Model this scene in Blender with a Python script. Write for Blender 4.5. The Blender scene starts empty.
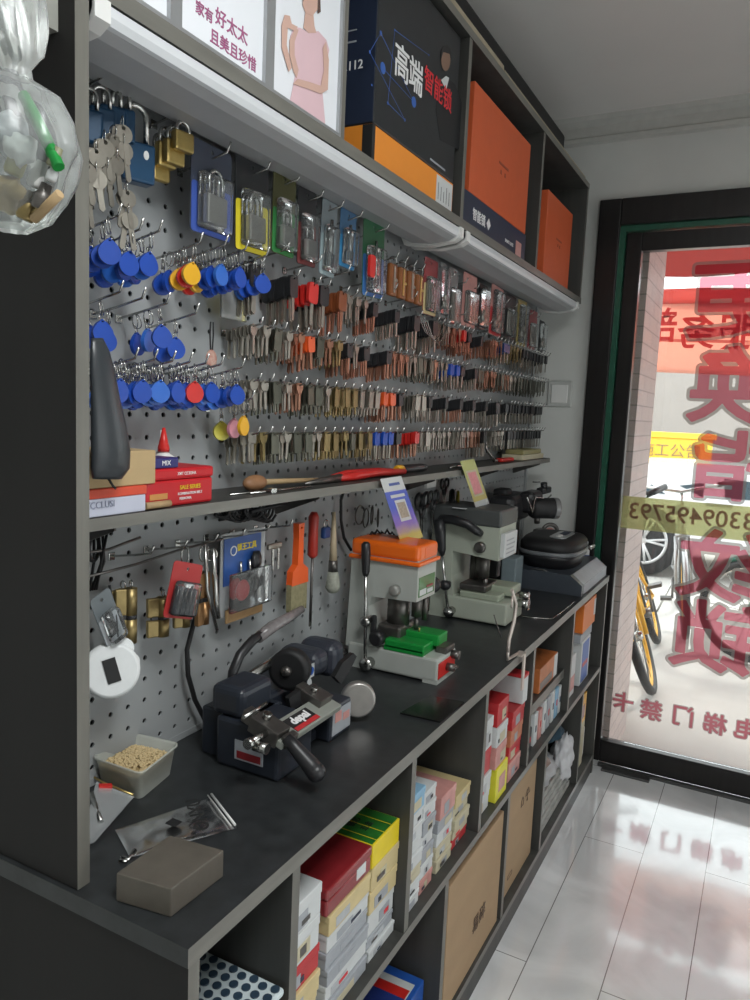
import bpy, bmesh, math, random
from mathutils import Vector, Matrix, noise
from mathutils.geometry import tessellate_polygon
random.seed(7)
scene = bpy.context.scene
COL = scene.collection
PI = math.pi
# ------------------------------------------------------------------ camera
CAM = Vector((0.895, 0.0, 1.36))
R = Matrix(((0.88214278, -0.0945008, 0.46140407), (0.46890901, 0.08440362, -0.8792044), (0.04414134, 0.99194033, 0.11876832)))
cd = bpy.data.cameras.new('camera'); cam = bpy.data.objects.new('camera', cd); COL.objects.link(cam)
cd.sensor_fit = 'VERTICAL'; cd.sensor_height = 36; cd.lens = 27.0; cd.clip_start = 0.02; cd.clip_end = 200
cam.matrix_world = Matrix.Translation(CAM) @ R.to_4x4()
scene.camera = cam
# ------------------------------------------------------------------ light
scene.view_settings.view_transform = 'Standard'; scene.view_settings.look = 'None'
scene.view_settings.gamma = 1.0; scene.view_settings.exposure = 0.38; scene.view_settings.use_curve_mapping = False
w = bpy.data.worlds.new('sky'); scene.world = w; w.use_nodes = True
bg = w.node_tree.nodes['Background']; bg.inputs[0].default_value = (0.93, 0.97, 1.0, 1); bg.inputs[1].default_value = 3.0
def area(name, loc, rot, sx, sy, power, col=(1, 1, 1)):
    l = bpy.data.lights.new(name, 'AREA'); l.shape = 'RECTANGLE'; l.size = sx; l.size_y = sy; l.energy = power; l.color = col
    o = bpy.data.objects.new(name, l); COL.objects.link(o); o.location = loc; o.rotation_euler = rot; return o
area('ceiling_panel_light', (1.25, 0.30, 2.44), (0, 0, 0), .6, .6, 22, (0.97, 1.0, 1.0))
area('side_fill_light', (3.3, 0.7, 1.15), (0, math.radians(103), 0), 1.7, 2.4, 18, (0.95, 0.99, 1.0))  # added fill lamp from the right; no window is built there
sl = bpy.data.lights.new('sun', 'SUN'); sl.energy = 1.6; sl.angle = math.radians(8); sl.color = (1, .97, .92)
so = bpy.data.objects.new('sun', sl); COL.objects.link(so); so.rotation_euler = (math.radians(-38), math.radians(25), 0)

def at(u, v, **k):
    d = R @ Vector(((u - 375) / 750, -(v - 500) / 750, -1))
    (a, val), = k.items(); i = 'xyz'.index(a)
    return CAM + d * ((val - CAM[i]) / d[i])

# ------------------------------------------------------------------ materials
MATS = {}
def mat(name, col, rough=0.5, metal=0.0, var=0.08, scale=30, bump=0.0, alpha=1.0, trans=0.0, coat=0.0, spec=0.5, stretch=None, col2=None):
    if name in MATS: return MATS[name]
    m = bpy.data.materials.new(name); m.use_nodes = True; nt = m.node_tree; p = nt.nodes['Principled BSDF']
    col = tuple(col) + (1,)
    p.inputs['Roughness'].default_value = rough; p.inputs['Metallic'].default_value = metal
    p.inputs['Alpha'].default_value = alpha; p.inputs['Transmission Weight'].default_value = trans
    p.inputs['Coat Weight'].default_value = coat; p.inputs['Specular IOR Level'].default_value = spec
    tc = nt.nodes.new('ShaderNodeTexCoord'); mp = nt.nodes.new('ShaderNodeMapping'); nz = nt.nodes.new('ShaderNodeTexNoise')
    nt.links.new(tc.outputs['Object'], mp.inputs[0]); nt.links.new(mp.outputs[0], nz.inputs['Vector'])
    if stretch: mp.inputs['Scale'].default_value = stretch
    nz.inputs['Scale'].default_value = scale; nz.inputs['Detail'].default_value = 5
    mx = nt.nodes.new('ShaderNodeMix'); mx.data_type = 'RGBA'
    c2 = tuple(col2) + (1,) if col2 else tuple(max(0, c * (1 - var * 2)) for c in col[:3]) + (1,)
    c1 = col if col2 else tuple(min(1, c * (1 + var)) for c in col[:3]) + (1,)
    mx.inputs[6].default_value = c1; mx.inputs[7].default_value = c2
    nt.links.new(nz.outputs['Fac'], mx.inputs[0]); nt.links.new(mx.outputs[2], p.inputs['Base Color'])
    if bump:
        b = nt.nodes.new('ShaderNodeBump'); b.inputs['Strength'].default_value = bump; b.inputs['Distance'].default_value = 0.002
        nt.links.new(nz.outputs['Fac'], b.inputs['Height']); nt.links.new(b.outputs[0], p.inputs['Normal'])
    MATS[name] = m; return m
def clearmat(name, tint, alpha, rough=0.08, bs=.25):
    if name in MATS: return MATS[name]
    m = bpy.data.materials.new(name); m.use_nodes = True; nt = m.node_tree
    nt.nodes.remove(nt.nodes['Principled BSDF']); out = nt.nodes['Material Output']
    t = nt.nodes.new('ShaderNodeBsdfTransparent'); t.inputs[0].default_value = tuple(tint) + (1,)
    g = nt.nodes.new('ShaderNodeBsdfGlossy'); g.inputs['Roughness'].default_value = rough
    d = nt.nodes.new('ShaderNodeBsdfDiffuse'); d.inputs[0].default_value = (.8, .82, .83, 1)
    fr = nt.nodes.new('ShaderNodeFresnel'); fr.inputs[0].default_value = 1.45
    nz = nt.nodes.new('ShaderNodeTexNoise'); nz.inputs['Scale'].default_value = 40
    tc = nt.nodes.new('ShaderNodeTexCoord'); nt.links.new(tc.outputs['Object'], nz.inputs['Vector'])
    bp = nt.nodes.new('ShaderNodeBump'); bp.inputs['Strength'].default_value = bs if rough > .05 else 0.0; bp.inputs['Distance'].default_value = .004
    nt.links.new(nz.outputs['Fac'], bp.inputs['Height']); nt.links.new(bp.outputs[0], g.inputs['Normal'])
    a = nt.nodes.new('ShaderNodeMixShader'); a.inputs[0].default_value = alpha
    nt.links.new(t.outputs[0], a.inputs[1]); nt.links.new(d.outputs[0], a.inputs[2])
    b = nt.nodes.new('ShaderNodeMixShader'); nt.links.new(fr.outputs[0], b.inputs[0])
    nt.links.new(a.outputs[0], b.inputs[1]); nt.links.new(g.outputs[0], b.inputs[2]); nt.links.new(b.outputs[0], out.inputs[0])
    MATS[name] = m; return m
def cloth(name, col, tr=0.5):
    if name in MATS: return MATS[name]
    m = bpy.data.materials.new(name); m.use_nodes = True; nt = m.node_tree
    nt.nodes.remove(nt.nodes['Principled BSDF']); out = nt.nodes['Material Output']
    d = nt.nodes.new('ShaderNodeBsdfDiffuse'); t = nt.nodes.new('ShaderNodeBsdfTranslucent'); mx = nt.nodes.new('ShaderNodeMixShader')
    d.inputs[0].default_value = tuple(col) + (1,); t.inputs[0].default_value = tuple(col) + (1,); mx.inputs[0].default_value = tr
    nt.links.new(d.outputs[0], mx.inputs[1]); nt.links.new(t.outputs[0], mx.inputs[2]); nt.links.new(mx.outputs[0], out.inputs[0])
    MATS[name] = m; return m
wood = mat('dark_laminate', (.045, .046, .044), .42, 0, .3, 14, .1, stretch=(1, 1, 1))
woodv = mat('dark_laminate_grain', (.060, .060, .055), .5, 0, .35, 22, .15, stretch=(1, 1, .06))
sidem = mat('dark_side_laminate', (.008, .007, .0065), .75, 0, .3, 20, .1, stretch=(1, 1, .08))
edge = mat('grey_edge_band', (.17, .165, .145), .4, 0, .2, 60, 0, stretch=(1, .1, 1))
edgev = mat('grey_edge_band_upright', (.16, .155, .135), .4, 0, .2, 60, 0, stretch=(1, 1, .1))
ctop = mat('dark_worktop', (.030, .033, .035), .36, 0, .35, 35, .15)
pegm = mat('pegboard_paint', (.33, .345, .35), .5, 0, .06, 6)
wallm = mat('wall_paint', (.60, .61, .585), .85, 0, .06, 5)
ceilm = mat('ceiling_paint', (.74, .72, .69), .9, 0, .04, 3)
dark = mat('black_plastic', (.018, .018, .02), .38, 0, .1)
matt = mat('matt_black', (.012, .012, .013), .6, 0, .1)
navy = mat('navy_enamel', (.022, .027, .038), .38, 0, .15, 25)
steel = mat('steel', (.52, .52, .50), .24, 1, .1, 60)
dsteel = mat('dark_steel', (.17, .16, .15), .35, .8, .2, 60)
nickel = mat('nickel_key', (.36, .335, .29), .36, .8, .15, 80)
copper = mat('copper_key', (.40, .20, .13), .36, .75, .15, 80)
brass = mat('brass', (.58, .43, .16), .3, .85, .18, 60)
oldbr = mat('aged_brass', (.33, .25, .11), .38, .8, .25, 60)
blue = mat('blue_plastic', (.010, .065, .40), .42, 0, .1)
dblue = mat('deep_blue_plastic', (.015, .05, .17), .3, 0, .1)
teal = mat('blue_lock_body', (.012, .055, .12), .3, .2, .1)
red = mat('red_plastic', (.62, .025, .02), .33, 0, .12)
dred = mat('dark_red', (.26, .02, .025), .3, 0, .2, coat=.4)
orange = mat('orange_plastic', (.85, .17, .02), .35, 0, .06)
orbox = mat('orange_card', (.78, .20, .03), .5, 0, .05)
orbox2 = mat('red_orange_card', (.60, .105, .03), .5, 0, .05)
yellow = mat('yellow_card', (.78, .60, .02), .45, 0, .08)
yplas = mat('yellow_plastic', (.80, .42, .02), .35, 0, .08)
green = mat('green_paint', (.012, .26, .045), .28, 0, .1)
greenc = mat('green_card', (.03, .20, .03), .3, 0, .3, 20, coat=.5)
white = mat('white_plastic', (.72, .72, .70), .4, 0, .04)
wcard = mat('white_card', (.60, .62, .62), .5, 0, .06)
gcard = mat('grey_card', (.36, .38, .41), .5, 0, .1)
bcard = mat('pale_blue_card', (.25, .45, .62), .45, 0, .1)
cream = mat('cream_card', (.62, .50, .26), .5, 0, .08)
lcream = mat('light_cream_card', (.55, .50, .35), .5, 0, .08)
bluec = mat('blue_card', (.02, .10, .42), .4, 0, .1)
navyc = mat('navy_card', (.02, .03, .06), .45, 0, .1)
blackc = mat('black_card', (.018, .021, .024), .4, 0, .2)
redc = mat('red_card', (.50, .03, .035), .42, 0, .1)
pinkc = mat('pink_card', (.62, .30, .27), .45, 0, .2)
tan = mat('tan_wood', (.42, .29, .15), .6, 0, .15, 40, stretch=(1, 1, .15))
kraft = mat('kraft_card', (.40, .27, .155), .75, 0, .08, 20, .1, stretch=(1, .4, 1))
sage = mat('sage_enamel', (.40, .43, .36), .4, 0, .04)
pale = mat('pale_grey_enamel', (.42, .44, .41), .4, 0, .04)
leather = mat('brown_leather', (.24, .08, .02), .35, 0, .3, 30, .2)
film = clearmat('clear_blister', (.95, .97, .98), .05, .10)
bagm = clearmat('bag_film', (.90, .94, .91), .20, .30)
bag2 = clearmat('zip_bag_film', (.90, .94, .95), .26, .22, .06)
tubm = clearmat('translucent_tub', (.9, .92, .9), .55, .2)
wtext = mat('white_ink', (.8, .8, .8), .5, 0, .0)
ktext = mat('black_ink', (.02, .02, .02), .5, 0, .0)
rtext = mat('red_ink', (.65, .03, .04), .5, 0, .0)
ptext = mat('plum_ink', (.36, .10, .22), .5, 0, .0)
skin = mat('printed_skin', (.62, .40, .33), .5, 0, .03)
def vinyl(name, col, tcol, k=.5):
    m = cloth(name, col, .5); nt = m.node_tree; out = nt.nodes['Material Output']; src = out.inputs[0].links[0].from_socket
    t = nt.nodes.new('ShaderNodeBsdfTransparent'); t.inputs[0].default_value = tuple(tcol) + (1,); mx = nt.nodes.new('ShaderNodeMixShader'); mx.inputs[0].default_value = k
    nt.links.new(src, mx.inputs[1]); nt.links.new(t.outputs[0], mx.inputs[2]); nt.links.new(mx.outputs[0], out.inputs[0]); return m
import numpy as np
def glyph_mesh(ch, size, lo, hi, n=90, sx=1.0):
    # filled region lo < distance-to-glyph < hi (negative inside), by marching over a grid; flat in XY, centred
    cu = bpy.data.curves.new('t', 'FONT'); cu.body = ch; cu.size = size; cu.align_x = 'CENTER'; cu.align_y = 'CENTER'; cu.resolution_u = 3
    o = bpy.data.objects.new('t', cu); COL.objects.link(o); me = bpy.data.meshes.new_from_object(o.evaluated_get(bpy.context.evaluated_depsgraph_get())); bpy.data.objects.remove(o)
    bm = bmesh.new(); bm.from_mesh(me); bmesh.ops.remove_doubles(bm, verts=bm.verts[:], dist=1e-6)
    S = np.array([[v.co[i] for v in e.verts for i in (0, 1)] for e in bm.edges if len(e.link_faces) == 1]); bm.free(); bpy.data.meshes.remove(me)
    S[:, [0, 2]] *= sx; x0, x1 = S[:, [0, 2]].min(), S[:, [0, 2]].max(); y0, y1 = S[:, [1, 3]].min(), S[:, [1, 3]].max()
    cx, cy = (x0 + x1) / 2, (y0 + y1) / 2; S -= np.array([cx, cy, cx, cy]); h = max(x1 - x0, y1 - y0) / 2 + hi * 1.6; g = np.linspace(-h, h, n); X, Y = np.meshgrid(g, g, indexing='ij')
    D = np.full(X.shape, 1e9); inside = np.zeros(X.shape, bool)
    for ax_, ay, bx, by in S:
        dx, dy = bx - ax_, by - ay; L2 = dx * dx + dy * dy + 1e-18; t = np.clip(((X - ax_) * dx + (Y - ay) * dy) / L2, 0, 1)
        D = np.minimum(D, np.hypot(X - ax_ - t * dx, Y - ay - t * dy))
        c = ((ay > Y) != (by > Y)); 
        with np.errstate(divide='ignore', invalid='ignore'): xi = ax_ + (Y - ay) * dx / (dy if dy else 1e-12)
        inside ^= c & (X < xi)
    D = np.where(inside, -D, D); bm = bmesh.new(); cache = {}
    def V(p):
        k = (round(p[0] * 1e6), round(p[1] * 1e6))
        if k not in cache: cache[k] = bm.verts.new((p[0], p[1], 0))
        return cache[k]
    def clip(poly, f):
        out = []
        for i in range(len(poly)):
            a, b = poly[i], poly[(i + 1) % len(poly)]; fa, fb = f(a[2]), f(b[2])
            if fa >= 0: out.append(a)
            if (fa >= 0) != (fb >= 0): t = fa / (fa - fb); out.append(tuple(a[k] + (b[k] - a[k]) * t for k in range(3)))
        return out
    for i in range(n - 1):
        for j in range(n - 1):
            d = D[i:i + 2, j:j + 2]
            if d.min() > hi or d.max() < lo: continue
            poly = [(g[i], g[j], D[i, j]), (g[i + 1], g[j], D[i + 1, j]), (g[i + 1], g[j + 1], D[i + 1, j + 1]), (g[i], g[j + 1], D[i, j + 1])]
            poly = clip(poly, lambda q: hi - q)
            if len(poly) > 2: poly = clip(poly, lambda q: q - lo)
            vs = []
            for p in poly:
                v = V(p)
                if v not in vs: vs.append(v)
            if len(vs) > 2:
                try: bm.faces.new(vs)
                except ValueError: pass
    me = bpy.data.meshes.new('glyph'); bm.to_mesh(me); bm.free(); return me
# ------------------------------------------------------------------ building
def worldloc(o):
    v = Vector((0, 0, 0))
    while o: v += o.location; o = o.parent
    return v
class B:
    def __init__(s): s.bm = bmesh.new()
    def _m(s, faces, m):
        for f in faces: f.material_index = m
    def geom(s, before, m, M=None):
        fs = [f for f in s.bm.faces if f.index == -1 or f not in before]
    def box(s, a, b, m=0, bev=0.0, M=None, seg=2):
        t = bmesh.new(); bmesh.ops.create_cube(t, size=1)
        c = [(a[i] + b[i]) / 2 for i in range(3)]; d = [abs(b[i] - a[i]) for i in range(3)]
        for v in t.verts: v.co = Vector((v.co[i] * d[i] for i in range(3)))
        if bev: bmesh.ops.bevel(t, geom=t.edges[:], offset=min(bev, min(d) * .45), segments=seg, affect='EDGES', profile=.5)
        for v in t.verts: v.co += Vector(c)
        return s.add(t, m, M)
    def add(s, t, m=0, M=None, smooth=False):
        mp = {}
        for v in t.verts: mp[v] = s.bm.verts.new(M @ v.co if M else v.co)
        fl = []
        for f in t.faces:
            try: nf = s.bm.faces.new([mp[v] for v in f.verts])
            except ValueError: continue
            nf.material_index = m if m is not None else f.material_index; nf.smooth = smooth or f.smooth; fl.append(nf)
        t.free(); return fl
    def cyl(s, p0, p1, r0, r1=None, seg=20, m=0, caps=True, smooth=True):
        r1 = r0 if r1 is None else r1; p0 = Vector(p0); p1 = Vector(p1); ax = (p1 - p0).normalized()
        u = ax.orthogonal().normalized(); v = ax.cross(u)
        A = []; Bq = []
        for k in range(seg):
            a = 2 * PI * k / seg; d = u * math.cos(a) + v * math.sin(a)
            A.append(s.bm.verts.new(p0 + d * r0)); Bq.append(s.bm.verts.new(p1 + d * r1))
        for k in range(seg):
            f = s.bm.faces.new((A[k], A[(k + 1) % seg], Bq[(k + 1) % seg], Bq[k])); f.material_index = m; f.smooth = smooth
        if caps:
            f = s.bm.faces.new(A[::-1]); f.material_index = m; f = s.bm.faces.new(Bq); f.material_index = m
    def tube(s, pts, r, seg=10, m=0, closed=False):
        pts = [Vector(p) for p in pts]; n = len(pts); rs = r if isinstance(r, (list, tuple)) else [r] * n
        rings = []; u = None
        for i in range(n):
            if closed: t = (pts[(i + 1) % n] - pts[i - 1]).normalized()
            else: t = (pts[min(i + 1, n - 1)] - pts[max(i - 1, 0)]).normalized()
            u = t.orthogonal().normalized() if u is None else (u - t * u.dot(t)).normalized()
            v = t.cross(u)
            rings.append([s.bm.verts.new(pts[i] + (u * math.cos(2 * PI * k / seg) + v * math.sin(2 * PI * k / seg)) * rs[i]) for k in range(seg)])
        for i in range(n if closed else n - 1):
            a, b = rings[i], rings[(i + 1) % n]
            for k in range(seg):
                f = s.bm.faces.new((a[k], a[(k + 1) % seg], b[(k + 1) % seg], b[k])); f.material_index = m; f.smooth = True
        if not closed:
            f = s.bm.faces.new(rings[0][::-1]); f.material_index = m; f = s.bm.faces.new(rings[-1]); f.material_index = m
    def lathe(s, c, prof, axis=(0, 0, 1), seg=24, m=0, ms=None):
        c = Vector(c); ax = Vector(axis).normalized(); u = ax.orthogonal().normalized(); v = ax.cross(u); rings = []
        for (r, h) in prof:
            r = max(r, 1e-5)
            rings.append([s.bm.verts.new(c + ax * h + (u * math.cos(2 * PI * k / seg) + v * math.sin(2 * PI * k / seg)) * r) for k in range(seg)])
        for i in range(len(rings) - 1):
            a, b = rings[i], rings[i + 1]
            for k in range(seg):
                f = s.bm.faces.new((a[k], a[(k + 1) % seg], b[(k + 1) % seg], b[k])); f.material_index = ms[i] if ms else m; f.smooth = True
        for q in (rings[0][::-1], rings[-1]):
            f = s.bm.faces.new(q); f.material_index = m
    def ell(s, c, rad, m=0, seg=20, M=None):
        t = bmesh.new(); bmesh.ops.create_uvsphere(t, u_segments=seg, v_segments=max(8, seg // 2), radius=1)
        for v in t.verts: v.co = Vector((v.co.x * rad[0] + c[0], v.co.y * rad[1] + c[1], v.co.z * rad[2] + c[2]))
        s.add(t, m, M, True)
    def ring(s, c, Rr, r, axis=(1, 0, 0), seg=20, s2=6, m=0):
        ax = Vector(axis).normalized(); u = ax.orthogonal().normalized(); v = ax.cross(u); c = Vector(c)
        s.tube([c + (u * math.cos(2 * PI * k / seg) + v * math.sin(2 * PI * k / seg)) * Rr for k in range(seg)], r, s2, m, True)
    def plate(s, polys, a0, a1, plane='yz', m=0, M=None):
        # polys: outline then holes, 2D, extruded a0..a1 along the remaining axis
        def P3(p, a): return {'yz': (a, p[0], p[1]), 'xz': (p[0], a, p[1]), 'xy': (p[0], p[1], a)}[plane]
        t = bmesh.new(); flat = [p for q in polys for p in q]
        lo = [t.verts.new(P3(p, a0)) for p in flat]; hi = [t.verts.new(P3(p, a1)) for p in flat]
        for tri in tessellate_polygon([[Vector((p[0], p[1], 0)) for p in q] for q in polys]):
            try: t.faces.new([hi[i] for i in tri]); t.faces.new([lo[i] for i in reversed(tri)])
            except ValueError: pass
        k = 0
        for q in polys:
            n = len(q)
            for i in range(n):
                try: t.faces.new((lo[k + i], lo[k + (i + 1) % n], hi[k + (i + 1) % n], hi[k + i]))
                except ValueError: pass
            k += n
        bmesh.ops.recalc_face_normals(t, faces=t.faces[:])
        s.add(t, m, M)
    def grid(s, f, nu, nv, m=0, thick=0):
        vs = [[s.bm.verts.new(f(i / nu, j / nv)) for j in range(nv + 1)] for i in range(nu + 1)]
        for i in range(nu):
            for j in range(nv):
                q = s.bm.faces.new((vs[i][j], vs[i + 1][j], vs[i + 1][j + 1], vs[i][j + 1])); q.material_index = m; q.smooth = True
    def make(s, name, mats, parent=None, world=True, recenter=True, loc=None, rz=0, solid=0):
        me = bpy.data.meshes.new(name)
        if not isinstance(mats, (list, tuple)): mats = [mats]
        bm = s.bm
        if parent is not None:
            if world:
                off = worldloc(parent)
                for v in bm.verts: v.co -= off
        elif loc is None and recenter and len(bm.verts):
            xs = [v.co for v in bm.verts]; c = Vector(((min(p.x for p in xs) + max(p.x for p in xs)) / 2, (min(p.y for p in xs) + max(p.y for p in xs)) / 2, min(p.z for p in xs)))
            for v in bm.verts: v.co -= c
            loc = c
        bm.to_mesh(me); bm.free()
        for q in mats: me.materials.append(q)
        o = bpy.data.objects.new(name, me); COL.objects.link(o)
        if parent is not None: o.parent = parent
        else: o.location = loc or (0, 0, 0); o.rotation_euler = (0, 0, rz)
        if solid:
            md = o.modifiers.new('thickness', 'SOLIDIFY'); md.thickness = solid; md.offset = 0
        return o
def tag(o, label, cat, group=None, kind=None):
    if label: o['label'] = label
    if cat: o['category'] = cat
    if group: o['group'] = group
    if kind: o['kind'] = kind
    return o
def thing(name, label, cat, loc=(0, 0, 0), rz=0, group=None):
    o = bpy.data.objects.new(name, None); COL.objects.link(o); o.empty_display_size = .02
    o.location = loc; o.rotation_euler = (0, 0, rz); return tag(o, label, cat, group)
def struct(o): o['kind'] = 'structure'; return o
def dup(root, loc, label=None, group=None, rot=None):
    r = root.copy(); COL.objects.link(r); r.location = loc
    if rot: r.rotation_euler = rot
    if label: r['label'] = label
    if group: r['group'] = group
    for ch in root.children:
        c = ch.copy(); COL.objects.link(c); c.parent = r
        for g in ch.children:
            d = g.copy(); COL.objects.link(d); d.parent = c
    return r
def text(body, size, m, parent, loc, face='+x', name='lettering', bold=0.0, ext=0.0004, world=True, align='CENTER', rollz=0, M=None, sx=1.0):
    cu = bpy.data.curves.new('t', 'FONT'); cu.body = body; cu.size = size; cu.align_x = align; cu.align_y = 'CENTER'
    cu.extrude = ext; cu.offset = bold; cu.resolution_u = 3
    o = bpy.data.objects.new('t', cu); COL.objects.link(o)
    dg = bpy.context.evaluated_depsgraph_get(); me = bpy.data.meshes.new_from_object(o.evaluated_get(dg))
    bpy.data.objects.remove(o)
    ax = {'+x': ((0, 1, 0), (0, 0, 1)), '-y': ((1, 0, 0), (0, 0, 1)), 'mir': ((-1, 0, 0), (0, 0, 1)), '+z': ((0, 1, 0), (-1, 0, 0)), '-x': ((0, -1, 0), (0, 0, 1))}
    if M is None:
        X, Y = map(Vector, ax[face]); Z = X.cross(Y)
        M = Matrix((X, Y, Z)).transposed().to_4x4()
        if rollz: M = M @ Matrix.Rotation(rollz, 4, 'Z')
        M = M @ Matrix.Diagonal((sx, 1, 1, 1))
    me.transform(M); off = Vector(loc) - (worldloc(parent) if (parent and world) else Vector((0, 0, 0)))
    me.transform(Matrix.Translation(off)); me.materials.clear(); me.materials.append(m)
    r = bpy.data.objects.new(name, me); COL.objects.link(r)
    if parent: r.parent = parent
    return r
def circ(cx, cy, r, n=12, ry=None): return [(cx + r * math.cos(2 * PI * k / n), cy + (ry or r) * math.sin(2 * PI * k / n)) for k in range(n)]
def rrect(x0, y0, x1, y1, r, n=4):
    out = []
    for (cx, cy, a) in ((x1 - r, y1 - r, 0), (x0 + r, y1 - r, 90), (x0 + r, y0 + r, 180), (x1 - r, y0 + r, 270)):
        for k in range(n + 1):
            t = math.radians(a + 90 * k / n); out.append((cx + r * math.cos(t), cy + r * math.sin(t)))
    return out
# ================================================================== SETTING
L = 2.96; ZC = 2.47; XR = 3.4
b = B(); b.box((-.15, -1.6, -.1), (XR, 3.02, 0)); fl = struct(b.make('floor', mat('_', (.5, .5, .5))))
def floor_material():
    m = bpy.data.materials.new('marble_tiles'); m.use_nodes = True; nt = m.node_tree; p = nt.nodes['Principled BSDF']
    tc = nt.nodes.new('ShaderNodeTexCoord'); mp = nt.nodes.new('ShaderNodeMapping'); mp.inputs['Rotation'].default_value = (0, 0, PI / 2)
    g = nt.nodes.new('ShaderNodeNewGeometry'); nt.links.new(g.outputs['Position'], mp.inputs[0])
    mp.inputs['Location'].default_value = (0.0, .445, 0)
    br = nt.nodes.new('ShaderNodeTexBrick'); br.inputs['Scale'].default_value = 1; br.inputs['Brick Width'].default_value = 1.2; br.inputs['Row Height'].default_value = .183
    br.inputs['Mortar Size'].default_value = .0014; br.inputs['Mortar'].default_value = (.22, .22, .22, 1); br.offset = .45
    nz = nt.nodes.new('ShaderNodeTexNoise'); nz.inputs['Scale'].default_value = 3.2; nz.inputs['Detail'].default_value = 8; nz.inputs['Distortion'].default_value = 1.4
    nt.links.new(g.outputs['Position'], nz.inputs['Vector'])
    cr = nt.nodes.new('ShaderNodeValToRGB'); cr.color_ramp.elements[0].position = .35; cr.color_ramp.elements[0].color = (.66, .67, .68, 1)
    cr.color_ramp.elements[1].position = .62; cr.color_ramp.elements[1].color = (.85, .86, .87, 1)
    nt.links.new(nz.outputs['Fac'], cr.inputs[0]); nt.links.new(mp.outputs[0], br.inputs['Vector'])
    nt.links.new(cr.outputs[0], br.inputs['Color1']); nt.links.new(cr.outputs[0], br.inputs['Color2'])
    nt.links.new(br.outputs['Color'], p.inputs['Base Color']); p.inputs['Roughness'].default_value = .12; p.inputs['Specular IOR Level'].default_value = .9; p.inputs['Coat Weight'].default_value = .8; p.inputs['Coat Roughness'].default_value = .06
    nz2 = nt.nodes.new('ShaderNodeTexNoise'); nz2.inputs['Scale'].default_value = 7; nt.links.new(g.outputs['Position'], nz2.inputs['Vector'])
    bp = nt.nodes.new('ShaderNodeBump'); bp.inputs['Strength'].default_value = .06; bp.inputs['Distance'].default_value = .01
    nt.links.new(nz2.outputs['Fac'], bp.inputs['Height']); nt.links.new(bp.outputs[0], p.inputs['Normal'])
    return m
fl.data.materials[0] = floor_material()
b = B(); b.box((-.15, -1.6, ZC), (XR, 3.2, ZC + .1)); struct(b.make('ceiling', ceilm))
b = B(); b.box((-.15, -1.6, 0), (0, 3.2, ZC)); struct(b.make('wall_left', wallm))
b = B(); b.box((XR, -1.6, 0), (XR + .1, 3.2, ZC)); struct(b.make('wall_right', wallm))
b = B(); b.box((-.15, -1.7, 0), (XR + .1, -1.6, ZC)); struct(b.make('wall_back', wallm))
b = B(); b.box((0, L, 0), (.243, L + .2, ZC)); b.box((.243, L, 2.17), (XR, L + .2, ZC)); struct(b.make('wall_front', wallm))
# cornice along the front wall
prof = [(L, 2.47), (L - .045, 2.47), (L - .04, 2.455), (L - .012, 2.44), (L - .012, 2.405), (L - .02, 2.40), (L - .02, 2.385), (L, 2.38)]
b = B(); b.plate([prof], .0, XR, 'yz'); struct(b.make('trim_1', mat('cornice_paint', (.52, .52, .49), .8)))
# door: dark frame, green reveal strip, leaf
frame = mat('bronze_aluminium', (.028, .026, .026), .28, .5, .2, 12, 0, stretch=(4, 4, .3))
grn = mat('green_strip', (.015, .10, .06), .35, 0, .2)
door = struct(thing('door_1', None, None, (.24, L, 0)))
b = B()
b.box((.243, L - .03, 0), (.322, L + .05, 2.17), bev=.004); b.box((.322, L - .03, 2.075), (XR, L + .05, 2.17), bev=.004)
b.make('door_frame', frame, door)
b = B(); b.box((.322, L - .012, 0), (.342, L + .05, 2.075)); b.box((.342, L - .012, 2.055), (XR, L + .05, 2.075))
b.make('reveal_strip', grn, door)
b = B(); b.box((.344, L + .0, .012), (.400, L + .045, 2.05), bev=.004); b.box((1.36, L, .012), (1.42, L + .045, 2.05), bev=.004)
b.box((.400, L, 1.985), (1.36, L + .045, 2.05), bev=.003); b.box((.400, L, .012), (1.36, L + .045, .100), bev=.003)
b.make('leaf_frame', frame, door)
glass = clearmat('pane_glass', (.95, .97, .96), .025, .0)
b = B(); b.box((.400, L + .03, .100), (1.36, L + .036, 1.985)); b.make('glass_pane', glass, door)
b = B(); b.box((1.30, L - .05, .85), (1.33, L - .03, 1.35), bev=.01); b.box((1.305, L - .03, .9), (1.325, L, .92)); b.box((1.305, L - .03, 1.28), (1.325, L, 1.30)); b.make('pull_handle', steel, door)
win = struct(thing('window_1', None, None, (2.4, L, 0)))
b = B(); b.box((1.43, L, 0), (1.50, L + .05, 2.05)); b.box((XR - .06, L, 0), (XR, L + .05, 2.05)); b.box((1.5, L, 0), (XR - .06, L + .05, .1)); b.box((1.5, L, 1.99), (XR - .06, L + .05, 2.05)); b.make('window_frame', frame, win)
b = B(); b.box((1.50, L + .02, .1), (XR - .06, L + .026, 1.99)); b.make('window_pane', glass, win)
b = B(); b.box((.40, L - .02, .0), (1.40, L + .0, .012)); b.box((.42, L - .06, 0), (.60, L - .02, .010), bev=.003); struct(b.make('trim_2', mat('threshold', (.10, .10, .10), .4, .5)))
# switch box on the front wall
sw = thing('wall_switch', 'white square wall switch beside the dark door frame', 'switch', (.14, L, 1.40))
b = B(); b.box((.093, L - .012, 1.405), (.187, L, 1.505), bev=.004); b.make('face_plate', mat('switch_plastic', (.50, .51, .49), .4), sw)
b = B(); b.box((.108, L - .016, 1.42), (.172, L - .011, 1.49), bev=.002); b.make('rocker', white, sw)
b = B(); z = 1.985
b.tube([at(590, 300, y=L - .004), at(583, 299, y=L - .004), at(576, 301, y=L - .01)], .003)
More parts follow.
